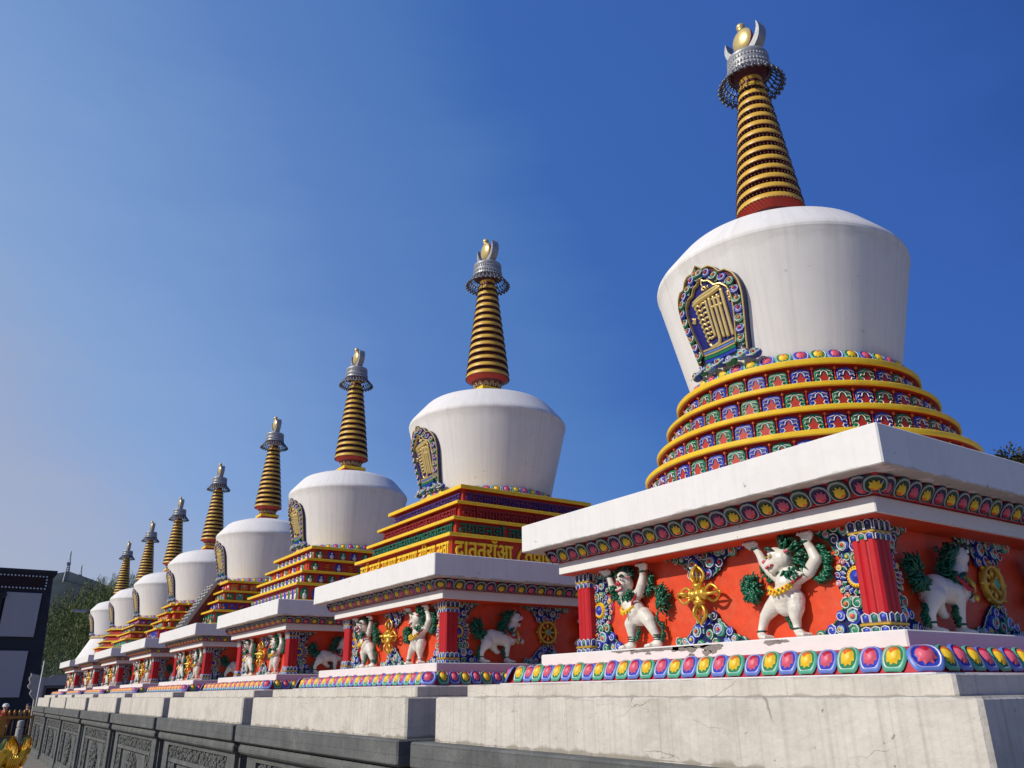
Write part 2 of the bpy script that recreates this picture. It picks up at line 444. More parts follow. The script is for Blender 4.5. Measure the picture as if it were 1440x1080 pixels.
def link(name, me, parent=None, loc=(0, 0, 0), rot=(0, 0, 0), scale=(1, 1, 1), kind=None, label=None, category=None, group=None):
    o = bpy.data.objects.new(name, me)
    COL.objects.link(o)
    o.location = loc; o.rotation_euler = rot; o.scale = scale
    if parent:
        o.parent = parent
    if kind: o['kind'] = kind
    if label: o['label'] = label
    if category: o['category'] = category
    if group: o['group'] = group
    return o


def thing(name, label, cat, loc, group=None, rz=0):
    return link(name, None, None, loc, (0, 0, rz), label=label, category=cat, group=group)

CACHE = {}

def cached(key, fn):
    if key not in CACHE:
        CACHE[key] = fn()
    return CACHE[key]

# ------------------------------------------------------------ measured dimensions
XS = [0.0, -4.3892, -8.7167, -13.1484, -17.6575, -22.1923, -26.4945, -31.0615]
GROUND = -1.9
Z0 = 0.0654
A_SLAB, ZT, ZB = 1.5, 1.2014, 0.9985
A_COR, ZCT, ZCB = 1.302, 0.911, 0.8253
A_BASE, ZBT, ZBB = 1.407, 0.262, 0.188
A_T4, ZT4, ZB4 = 1.796, 0.0654, -0.0134
A_T5, ZB5 = 1.964, -0.300
A_WALL = 1.12
LEDGE = [(1.155, 1.478, 1.443), (1.056, 1.665, 1.631), (0.968, 1.852, 1.820), (0.875, 2.050, 2.008)]

# ------------------------------------------------------------ lotus petal
def petal_mesh(kind, hue):
    """x -.5..+.5, z 0..1, bulging towards -y. kind 'up' (egg near the top) or 'down' (egg near the bottom)"""
    if hue == 0:
        c = ('petal_yellow', 'petal_orange', 'green', 'mint') if kind == 'up' else ('petal_yellow', 'petal_orange', 'dark_green', 'mint')
    else:
        c = ('pink', 'crimson', 'blue', 'light_blue') if kind == 'up' else ('pink', 'crimson', 'navy', 'light_blue')
    mb = MB()
    n = 18
    ez = 0.62 if kind == 'up' else 0.37
    ts = [0.0, 0.30, 0.48, 0.58, 0.63, 0.78, 0.83, 0.93, 1.0]
    hs = [0.46, 0.42, 0.31, 0.13, 0.10, 0.12, 0.18, 0.15, 0.0]
    rings = []
    for t, h in zip(ts, hs):
        r = []
        for j in range(n):
            a = 2 * pi * j / n
            ca, sa = cos(a), sin(a)
            ox = 0.5 * math.copysign(abs(ca) ** 0.62, ca)
            oz = 0.5 + 0.5 * math.copysign(abs(sa) ** 0.75, sa)
            if kind == 'up':
                if sa < -0.2:      # notched lower lip
                    ox *= 0.93
                    if abs(ca) < 0.25: oz += 0.06
            else:
                if sa > 0.2 and abs(ca) < 0.25: oz += 0.05
            jag = 1.0
            if 0.5 < t < 0.65:
                s_ = -sa if kind == 'up' else sa
                if s_ > 0.3: jag = 1.0 + (0.16 if j % 2 else -0.12)
            tt = t * jag
            ex, e2 = (0.27 * ca, 0.30 * sa) if kind == 'up' else (0.25 * ca, 0.27 * sa)
            if tt <= 0.58:
                q = tt / 0.58; r.append((ex * q, -h, ez + e2 * q))
            else:
                q = (tt - 0.58) / 0.42; r.append((ex + (ox - ex) * q, -h, ez + e2 + (oz - ez - e2) * q))
        rings.append(r)
    thin = kind == 'down'
    band = []
    for i in range(len(ts) - 1):
        if i < 3: band.append('egg')
        elif i < 5: band.append(c[2])
        elif i == 5: band.append('line_white' if not thin else c[2])
        elif i == 6: band.append(c[3] if not thin else 'outline_shaded_grey')
        else: band.append(c[3] if not thin else c[2])
    vs = [p for r in rings for p in r]; fs = []; ms = []
    for i in range(len(rings) - 1):
        for j in range(n):
            k = (j + 1) % n
            fs.append((i * n + j, (i + 1) * n + j, (i + 1) * n + k, i * n + k))
            m = band[i]
            if m == 'egg':
                a = (j + 0.5) / n
                top = 0.1 < a < 0.4
                m = c[1] if (top if kind == 'up' else 0.58 < a < 0.92 and i > 0) else c[0]
            ms.append(m)
    mb.add(vs, fs, ms)
    return mb.mesh('lotus_petal', smooth=True, auto=50)


def petal(kind, hue):
    return cached(('petal', kind, hue), lambda: petal_mesh(kind, hue))


def put_mesh(mb, me, xf):
    names = [m.name for m in me.materials]
    mb.add([tuple(v.co) for v in me.vertices], [tuple(p.vertices) for p in me.polygons], [names[p.material_index] for p in me.polygons], xf)

# ------------------------------------------------------------ scroll work
def curl(mb, u, z, r, y, col, gem, rng, seg=9):
    """one raised cloud curl, front towards -y"""
    a0 = rng.uniform(0, 2 * pi); s = rng.choice((-1, 1))
    rings = []
    for t, h in ((1.0, 0.0), (0.9, 0.35), (0.0, 0.55)):
        rings.append([(u + r * t * cos(2 * pi * j / seg), y - r * h, z + r * t * sin(2 * pi * j / seg)) for j in range(seg)])
    mb.loops(rings, col, True, False, True)
    pts = []
    n = 11
    for k in range(n):
        t = k / (n - 1)
        a = a0 + s * t * 2 * pi * 1.25
        rr = r * (0.97 - 0.72 * t)
        pts.append((u + rr * cos(a), y - r * 0.50, z + rr * sin(a)))
    mb.tube(pts, [max(0.0019, r * 0.085) * (1.15 - 0.4 * k / n) for k in range(n)], 'line_white', seg=4)
    if gem:
        mb.ball((u, y - r * 0.58, z), (r * 0.36, r * 0.30, r * 0.32), gem, 7, 4)


def inside(poly, x, z):
    c = False; n = len(poly)
    for i in range(n):
        x1, z1 = poly[i]; x2, z2 = poly[(i + 1) % n]
        if (z1 > z) != (z2 > z) and x < (x2 - x1) * (z - z1) / (z2 - z1) + x1:
            c = not c
    return c


def scrollwork(poly, seed, rmin=0.013, rmax=0.034, y=-0.018, base='navy', grey=False, big=None, thick=0.02, bevel=0.0, tries=1500):
    rng = random.Random(seed)
    mb = MB()
    if base:
        mb.prism(poly, 0.0, y - 0.001, base, bevel=bevel)
    xs = [p[0] for p in poly]; zs = [p[1] for p in poly]
    if not grey:
        for hh, ww, mm, kk in ((0.004, 0.0042, 'green', 0.955), (0.002, 0.0026, 'line_white', 1.0)):
            cx_ = sum(p[0] for p in poly) / len(poly); cz_ = sum(p[1] for p in poly) / len(poly)
            Q = [(cx_ + (p[0] - cx_) * kk, cz_ + (p[1] - cz_) * kk) for p in poly]
            path = []
            for (x0_, z0_), (x1_, z1_) in zip(Q, Q[1:] + Q[:1]):
                n_ = max(2, int(hypot(x1_ - x0_, z1_ - z0_) / 0.008))
                for k_ in range(n_):
                    t = k_ / n_; w_ = 0.005 * abs(sin(pi * t * max(1, round(n_ / 4))))
                    l_ = hypot(x1_ - x0_, z1_ - z0_) or 1
                    path.append((x0_ + (x1_ - x0_) * t + (z1_ - z0_) / l_ * w_, y - hh, z0_ + (z1_ - z0_) * t - (x1_ - x0_) / l_ * w_))
            mb.tube(path + path[:1], ww, mm, 4)
    done = list(big or [])
    for (u, z, r) in done:
        if grey:
            g = 'grey_stone'; mb.ball((u, y - r * 0.2, z), (r, r * 0.5, r), g, 8, 5)
        else:
            col = rng.choice(('blue', 'green', 'mint'))
            curl(mb, u, z, r, y - 0.003, col, rng.choice(('crimson', 'petal_orange', 'pink', 'petal_yellow')), rng, 12)
            curl(mb, u, z, r * 0.68, y - 0.003 - r * 0.3, 'light_blue' if col != 'blue' else 'mint', rng.choice(('crimson', 'petal_orange')), rng, 10)
    r = rmax
    k = 0
    while r > rmin and k < tries:
        k += 1
        if k % 60 == 0: r *= 0.88
        u = rng.uniform(min(xs), max(xs)); z = rng.uniform(min(zs), max(zs))
        if not inside(poly, u, z): continue
        if any(hypot(u - a, z - b) < (r + c) * 0.86 for a, b, c in done): continue
        done.append((u, z, r))
        if grey:
            a0 = rng.uniform(0, 2 * pi)
            pts = [(u + r * (1 - 0.7 * t / 7) * cos(a0 + t * 0.95), y - r * 0.35, z + r * (1 - 0.7 * t / 7) * sin(a0 + t * 0.95)) for t in range(8)]
            mb.tube(pts, r * 0.24, 'grey_stone', seg=4)
            if rng.random() < 0.6:
                mb.ball((u, y - r * 0.2, z), (r * 0.35, r * 0.5, r * 0.35), 'grey_stone', 6, 4)
        else:
            col = rng.choice(('blue', 'blue', 'green', 'green', 'green', 'light_blue', 'mint', 'navy'))
            gem = rng.choice((None, None, None, 'crimson', 'petal_orange', 'pink', 'petal_yellow'))
            if r < rmax * 0.75 and rng.random() < 0.55:
                # leaf: a bent coloured stroke edged with white
                a0 = rng.uniform(0, 2 * pi); c_ = rng.choice((-1, 1)) * 1.6
                P = [(u, z)]; 
                px, pz = u - r * cos(a0), z - r * sin(a0); P = []
                for k_ in range(6):
                    t = k_ / 5; P.append((px, pz)); px += cos(a0 + c_ * (t - 0.5)) * r * 0.42; pz += sin(a0 + c_ * (t - 0.5)) * r * 0.42
                mb.tube([(p[0], y - r * 0.35, p[1]) for p in P], [r * 0.10, r * 0.30, r * 0.40, r * 0.36, r * 0.24, r * 0.08], col, 6)
                mb.tube([(p[0] - 0.25 * r * sin(a0), y - r * 0.62, p[1] + 0.25 * r * cos(a0)) for p in P], max(0.0016, r * 0.075), 'line_white', 4)
            else:
                curl(mb, u, z, r, y, col, gem if r > 0.015 else None, rng)
    return mb


# ------------------------------------------------------------ sculpture helper (one continuous surface)
def sculpt(name, segs, m, voxel=0.008, squash=1.0, smooth=4):
    """segs: list of chains [(x, y, z, r), ...]; union of tapered limbs remeshed to one skin"""
    mb = MB()
    for ch in segs:
        for i in range(len(ch)):
            x, y, z, r = ch[i]
            mb.ball((x, y, z), (r, r * squash, r), m, 12, 8)
            if i + 1 < len(ch):
                x2, y2, z2, r2 = ch[i + 1]
                d = sqrt((x - x2) ** 2 + (y - y2) ** 2 + (z - z2) ** 2)
                k = max(1, int(d / (min(r, r2) * 0.45)))
                for q in range(1, k):
                    t = q / k
                    rr = r + (r2 - r) * t
                    mb.ball((x + (x2 - x) * t, y + (y2 - y) * t, z + (z2 - z) * t), (rr, rr * squash, rr), m, 10, 6)
    me = mb.mesh(name + '_raw')
    o = bpy.data.objects.new(name + '_raw', me)
    COL.objects.link(o)
    md = o.modifiers.new('r', 'REMESH'); md.mode = 'VOXEL'; md.voxel_size = voxel
    md2 = o.modifiers.new('s', 'SMOOTH'); md2.iterations = smooth; md2.factor = 0.5
    dg = bpy.context.evaluated_depsgraph_get()
    out = bpy.data.meshes.new_from_object(o.evaluated_get(dg))
    bpy.data.objects.remove(o)
    bpy.data.meshes.remove(me)
    out.name = name
    out.materials.clear(); out.materials.append(MATS[m])
    out.polygons.foreach_set('use_smooth', [True] * len(out.polygons))
    out.polygons.foreach_set('material_index', [0] * len(out.polygons))
    return out


def locks(pts, seed, m='mane_green', n=60, spread=0.03, length=0.05, rad=0.012, y=-0.05, out=None, dy=0.03):
    n = int(n * 1.7); rad = rad * 0.72
    """curly locks along a polyline; out = direction the locks flow"""
    rng = random.Random(seed)
    mb = MB()
    for i in range(n):
        t = rng.random() * (len(pts) - 1); k = min(int(t), len(pts) - 2); q = t - k
        x = pts[k][0] * (1 - q) + pts[k + 1][0] * q + rng.uniform(-spread, spread)
        z = pts[k][1] * (1 - q) + pts[k + 1][1] * q + rng.uniform(-spread, spread)
        if out is None:
            a = rng.uniform(0, 2 * pi)
        elif callable(out):
            a = out(x, z) + rng.uniform(-0.35, 0.35)
        else:
            a = out + rng.uniform(-0.4, 0.4)
        yy = y - rng.uniform(-dy, dy)
        P = []; Rr = []
        c = rng.choice((-1, 1)) * rng.uniform(0.5, 1.3)
        for s in range(5):
            u = s / 4
            aa = a + c * u
            P.append((x, yy - 0.012 * sin(pi * u), z)); Rr.append(rad * (1.0 - 0.75 * u ** 1.5))
            x += cos(aa) * length / 4; z += sin(aa) * length / 4
        mb.tube(P, Rr, m, seg=5)
    return mb

# ------------------------------------------------------------ lions
def feature(items):
    mb = MB()
    for it in items:
        k = it[0]
        if k == 'b': mb.ball(it[1], it[2], it[3], 10, 6)
        elif k == 't': mb.tube(it[1], it[2], it[3], seg=6)
    return mb.mesh('detail', smooth=True)


def foot(x, z, s=1, y=-0.075):
    """paw with four toes pointing towards the viewer and sideways (s)"""
    ch = [[(x - 0.012 * s, y + 0.02, z + 0.012, 0.026), (x + 0.02 * s, y - 0.005, z, 0.022)]]
    for k in range(4):
        a = -0.9 + 0.6 * k
        ch.append([(x + 0.020 * s, y - 0.030 + 0.020 * k, z + 0.002, 0.0125), (x + s * 0.052, y - 0.036 + 0.022 * k, z - 0.004, 0.0115)])
    return ch


def hand(x, z, s, y=-0.08):
    """flat raised palm with four fingers and a thumb pressed against the beam above"""
    ch = [[(x - 0.016, y, z - 0.012, 0.020), (x + 0.016, y, z - 0.012, 0.020)]]
    for k in range(4):
        xx = x - 0.036 + 0.024 * k
        ch.append([(xx, y - 0.006, z, 0.0105), (xx + 0.003 * s, y - 0.026, z + 0.010, 0.0098), (xx + 0.004 * s, y - 0.036, z + 0.002, 0.0088)])
    ch.append([(x + 0.022 * s, y - 0.004, z - 0.016, 0.010), (x + 0.036 * s, y - 0.014, z - 0.008, 0.008)])
    return ch


def lion_right():
    Y = -0.05
    seg = [
        [(0.595, Y, 0.445, 0.060), (0.612, Y - 0.01, 0.50, 0.072), (0.635, Y - 0.01, 0.56, 0.072), (0.650, Y, 0.600, 0.062), (0.640, Y, 0.635, 0.045)],
        [(0.635, Y - 0.03, 0.695, 0.058), (0.602, Y - 0.04, 0.715, 0.046), (0.592, Y - 0.04, 0.680, 0.044), (0.556, Y - 0.06, 0.664, 0.026)],   # head, muzzle
        [(0.600, Y - 0.04, 0.660, 0.036), (0.578, Y - 0.055, 0.634, 0.021), (0.566, Y - 0.06, 0.634, 0.015)],                        # lower jaw
        [(0.600, Y - 0.05, 0.730, 0.030), (0.580, Y - 0.06, 0.738, 0.016)],                                              # brow
        [(0.585, Y, 0.590, 0.040), (0.530, Y - 0.01, 0.635, 0.032), (0.488, Y - 0.01, 0.692, 0.029), (0.472, Y - 0.02, 0.745, 0.023), (0.452, Y - 0.03, 0.785, 0.021)],
        [(0.700, Y, 0.590, 0.045), (0.775, Y, 0.610, 0.036), (0.835, Y - 0.01, 0.665, 0.033), (0.812, Y - 0.01, 0.725, 0.026), (0.795, Y - 0.03, 0.780, 0.021)],
        [(0.550, Y, 0.470, 0.058), (0.500, Y, 0.440, 0.046), (0.448, Y, 0.400, 0.033), (0.420, Y, 0.350, 0.025), (0.413, Y - 0.01, 0.315, 0.022)],
        [(0.660, Y, 0.475, 0.056), (0.670, Y - 0.01, 0.430, 0.046), (0.655, Y - 0.01, 0.385, 0.034), (0.652, Y, 0.340, 0.024), (0.655, Y - 0.01, 0.312, 0.022)],
    ] + foot(0.422, 0.287, 1) + foot(0.675, 0.287, 1) + hand(0.438, 0.800, -1) + hand(0.812, 0.798, 1)
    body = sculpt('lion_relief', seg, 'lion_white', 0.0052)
    subs = []
    cx, cz = 0.66, 0.66
    subs.append(('mane', locks([(0.625, 0.770), (0.690, 0.765), (0.735, 0.700), (0.735, 0.630), (0.680, 0.600), (0.615, 0.598)], 3, n=95, spread=0.026, length=0.05, rad=0.011, y=-0.075, dy=0.035, out=lambda x, z: atan2(z - cz, x - cx) - 0.5)))
    subs.append(('arm_fringe', locks([(0.835, 0.750), (0.868, 0.680), (0.850, 0.600), (0.790, 0.570)], 4, n=90, spread=0.016, length=0.05, rad=0.010, y=-0.022, dy=0.015, out=-0.7)))
    subs.append(('arm_fringe', locks([(0.452, 0.700), (0.478, 0.640), (0.515, 0.590)], 5, n=26, spread=0.010, length=0.035, rad=0.009, y=-0.03, dy=0.012, out=-2.2)))
    subs.append(('tail', locks([(0.385, 0.595), (0.360, 0.560), (0.375, 0.520), (0.405, 0.550)], 6, n=150, spread=0.030, length=0.034, rad=0.0125, y=-0.05, dy=0.03, out=lambda x, z: atan2(z - 0.56, x - 0.38))))
    subs.append(('leg_fringe', locks([(0.590, 0.405), (0.605, 0.360), (0.630, 0.335)], 7, n=22, spread=0.008, length=0.03, rad=0.009, y=-0.03, dy=0.01, out=-2.0)))
    for x0, x1, z in ((0.436, 0.470, 0.772), (0.775, 0.815, 0.765)):
        mb = MB(); mb.ball(((x0 + x1) / 2, -0.075, z), (0.028, 0.030, 0.012), 'dark_green', 10, 6); subs.append(('wrist_band', mb))
    for x, z in ((0.415, 0.318), (0.655, 0.318)):
        mb = MB(); mb.ball((x, -0.058, z), (0.030, 0.030, 0.009), 'dark_green', 10, 6); subs.append(('ankle_band', mb))
    mb = MB()
    pts = [(0.535, -0.095, 0.545), (0.560, -0.128, 0.525), (0.610, -0.142, 0.512), (0.660, -0.134, 0.526), (0.690, -0.105, 0.548)]
    mb.tube(pts, 0.015, 'petal_yellow', 6)
    for k in range(9):
        t = k / 8 * (len(pts) - 1); i = min(int(t), 3); q = t - i
        p = [pts[i][j] * (1 - q) + pts[i + 1][j] * q for j in range(3)]
        mb.ball((p[0], p[1] - 0.013, p[2]), 0.0075, ('crimson', 'petal_orange', 'green')[k % 3], 6, 4)
        mb.ball((p[0], p[1] - 0.004, p[2] - 0.016), 0.009, 'petal_yellow', 6, 4)
    subs.append(('belt', mb))
    mb = MB()
    mb.tube([(0.520, -0.075, 0.565), (0.530, -0.100, 0.545), (0.545, -0.118, 0.530)], 0.008, 'crimson'); subs.append(('strap', mb)); mb = MB()
    mb.tube([(0.690, -0.112, 0.548), (0.730, -0.090, 0.575), (0.760, -0.070, 0.600)], 0.008, 'crimson')
    subs.append(('strap', mb))
    mb = MB()
    mb.tube([(0.680, -0.105, 0.722), (0.697, -0.108, 0.728), (0.715, -0.100, 0.722)], [0.016, 0.014, 0.005], 'lion_white')
    mb.tube([(0.682, -0.119, 0.721), (0.697, -0.122, 0.727), (0.709, -0.112, 0.722)], [0.008, 0.007, 0.003], 'pink')
    subs.append(('ear', mb))
    mb = MB()
    mb.tube([(0.566, -0.135, 0.742), (0.580, -0.146, 0.752), (0.604, -0.142, 0.748), (0.622, -0.13, 0.735)], [0.005, 0.010, 0.010, 0.004], 'dark_green')
    subs.append(('brow', mb))
    mb = MB()
    mb.ball((0.590, -0.139, 0.716), (0.014, 0.009, 0.010), 'line_white', 8, 6)
    mb.ball((0.585, -0.147, 0.716), (0.006, 0.005, 0.006), 'black', 8, 6)
    mb.tube([(0.574, -0.142, 0.705), (0.590, -0.145, 0.703), (0.606, -0.138, 0.710)], 0.003, 'petal_yellow', 4)
    subs.append(('eye', mb))
    mb = MB()
    mb.tube([(0.546, -0.125, 0.655), (0.562, -0.137, 0.647), (0.584, -0.138, 0.655), (0.604, -0.128, 0.662)], [0.005, 0.008, 0.008, 0.004], 'crimson')
    for k in range(4):
        mb.ball((0.555 + 0.011 * k, -0.141, 0.652 + 0.001 * k), (0.0045, 0.004, 0.007), 'line_white', 6, 4)
    subs.append(('mouth', mb))
    mb = MB()
    mb.ball((0.539, -0.122, 0.684), (0.014, 0.012, 0.011), 'pink', 8, 6)
    subs.append(('nose', mb))
    return body, [(n, b.mesh(n, smooth=True)) for n, b in subs]


def lion_left():
    Y = -0.05
    seg = [
        [(-0.590, Y, 0.475, 0.062), (-0.610, Y - 0.01, 0.510, 0.070), (-0.650, Y - 0.01, 0.555, 0.066), (-0.695, Y - 0.005, 0.590, 0.062), (-0.70, Y, 0.625, 0.045)],
        [(-0.698, Y - 0.02, 0.700, 0.062), (-0.695, Y - 0.035, 0.735, 0.050)],
        [(-0.688, Y - 0.05, 0.670, 0.040), (-0.685, Y - 0.065, 0.640, 0.028)],
        [(-0.672, Y - 0.065, 0.690, 0.024)],
        [(-0.745, Y, 0.600, 0.042), (-0.800, Y - 0.01, 0.640, 0.034), (-0.840, Y - 0.01, 0.695, 0.029), (-0.848, Y - 0.02, 0.745, 0.023), (-0.856, Y - 0.03, 0.790, 0.021)],
        [(-0.645, Y, 0.600, 0.042), (-0.580, Y, 0.630, 0.036), (-0.540, Y - 0.01, 0.685, 0.032), (-0.522, Y - 0.01, 0.735, 0.025), (-0.505, Y - 0.03, 0.785, 0.021)],
        [(-0.640, Y, 0.475, 0.054), (-0.672, Y - 0.01, 0.435, 0.045), (-0.672, Y - 0.01, 0.390, 0.033), (-0.675, Y, 0.340, 0.025), (-0.678, Y - 0.01, 0.315, 0.023)],
        [(-0.540, Y, 0.480, 0.054), (-0.490, Y - 0.01, 0.440, 0.046), (-0.462, Y - 0.01, 0.390, 0.034), (-0.438, Y, 0.340, 0.025), (-0.430, Y - 0.01, 0.315, 0.023)],
    ] + foot(-0.690, 0.287, -1) + foot(-0.436, 0.287, -1) + hand(-0.866, 0.800, -1) + hand(-0.492, 0.798, 1)
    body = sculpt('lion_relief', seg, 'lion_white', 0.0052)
    subs = []
    subs.append(('mane', locks([(-0.755, 0.755), (-0.720, 0.785), (-0.660, 0.785), (-0.622, 0.745)], 13, n=55, spread=0.018, length=0.035, rad=0.012, y=-0.06, dy=0.03, m='dark_green', out=lambda x, z: atan2(z - 0.70, x + 0.69))))
    subs.append(('beard', locks([(-0.770, 0.690), (-0.765, 0.635), (-0.715, 0.600), (-0.650, 0.605), (-0.615, 0.650)], 14, n=70, spread=0.012, length=0.040, rad=0.010, y=-0.10, dy=0.02, out=lambda x, z: atan2(z - 0.70, x + 0.69))))
    subs.append(('arm_fringe', locks([(-0.490, 0.760), (-0.500, 0.690), (-0.545, 0.630)], 15, n=45, spread=0.012, length=0.045, rad=0.010, y=-0.022, dy=0.012, out=-0.9)))
    subs.append(('arm_fringe', locks([(-0.872, 0.700), (-0.845, 0.650), (-0.800, 0.605)], 16, n=24, spread=0.010, length=0.035, rad=0.009, y=-0.03, dy=0.012, out=-2.2)))
    subs.append(('tail', locks([(-0.375, 0.610), (-0.360, 0.560), (-0.375, 0.510)], 17, n=80, spread=0.030, length=0.045, rad=0.0125, y=-0.05, dy=0.03, out=lambda x, z: atan2(z - 0.50, x + 0.40))))
    mb = locks([(-0.450, 0.465), (-0.405, 0.420), (-0.388, 0.365), (-0.405, 0.320)], 18, n=40, spread=0.007, length=0.03, rad=0.009, y=-0.04, dy=0.012, out=-0.6)
    subs.append(('leg_fringe', mb))
    subs.append(('leg_fringe', locks([(-0.610, 0.405), (-0.625, 0.360), (-0.650, 0.330)], 19, n=26, spread=0.007, length=0.03, rad=0.008, y=-0.05, dy=0.01, out=-0.6)))
    for x, z in ((-0.853, 0.768), (-0.512, 0.765)):
        mb = MB(); mb.ball((x, -0.075, z), (0.028, 0.030, 0.012), 'dark_green', 10, 6); subs.append(('wrist_band', mb))
    for x, z in ((-0.679, 0.322), (-0.432, 0.322)):
        for k in range(3):
            mb = MB(); mb.ball((x, -0.058, z + k * 0.014), (0.030 - 0.001 * k, 0.030, 0.005), 'dark_green', 10, 6); subs.append(('ankle_band', mb))
    mb = MB()
    pts = [(-0.705, -0.098, 0.545), (-0.690, -0.125, 0.520), (-0.650, -0.138, 0.505), (-0.610, -0.132, 0.520), (-0.580, -0.11, 0.540)]
    mb.tube(pts, 0.011, 'petal_yellow', 6)
    for k in range(7):
        t = k / 6 * 3.9; i = min(int(t), 3); q = t - i
        p = [pts[i][j] * (1 - q) + pts[i + 1][j] * q for j in range(3)]
        mb.ball((p[0], p[1] - 0.004, p[2] - 0.014), (0.007, 0.006, 0.013), 'petal_yellow', 6, 4)
    subs.append(('belt', mb))
    mb = MB()
    mb.tube([(-0.590, -0.115, 0.530), (-0.585, -0.115, 0.570), (-0.570, -0.09, 0.610)], 0.008, 'crimson')
    subs.append(('strap', mb))
    mb = MB()
    for s in (-1, 1):
        mb.tube([(-0.692 + s * 0.052, -0.085, 0.735), (-0.692 + s * 0.072, -0.085, 0.750)], [0.017, 0.008], 'lion_white')
        mb.tube([(-0.692 + s * 0.055, -0.097, 0.735), (-0.692 + s * 0.068, -0.094, 0.746)], [0.009, 0.004], 'pink')
    subs.append(('ear', mb))
    mb = MB()
    for s in (-1, 1):
        mb.tube([(-0.690 + s * 0.012, -0.136, 0.742), (-0.690 + s * 0.028, -0.134, 0.753), (-0.690 + s * 0.044, -0.12, 0.743)], [0.007, 0.010, 0.005], 'dark_green')
    subs.append(('brow', mb))
    mb = MB()
    for s in (-1, 1):
        mb.ball((-0.688 + s * 0.024, -0.131, 0.722), (0.013, 0.009, 0.009), 'line_white', 8, 6)
        mb.ball((-0.688 + s * 0.024, -0.139, 0.722), (0.006, 0.005, 0.006), 'dark_green', 8, 6)
    subs.append(('eye', mb))
    mb = MB()
    for s in (-1, 1):
        mb.ball((-0.678 + s * 0.012, -0.150, 0.692), (0.013, 0.012, 0.011), 'crimson', 8, 6)
    mb.ball((-0.678, -0.148, 0.702), (0.010, 0.010, 0.013), 'crimson', 8, 6)
    subs.append(('nose', mb))
    mb = MB()
    mb.tube([(-0.722, -0.128, 0.668), (-0.712, -0.138, 0.655), (-0.688, -0.148, 0.650), (-0.664, -0.140, 0.656), (-0.654, -0.128, 0.670)], [0.005, 0.007, 0.009, 0.007, 0.005], 'crimson')
    for k in range(4):
        mb.ball((-0.702 + 0.010 * k, -0.152, 0.656), (0.004, 0.004, 0.007), 'line_white', 6, 4)
    subs.append(('mouth', mb))
    return body, [(n, b.mesh(n, smooth=True)) for n, b in subs]


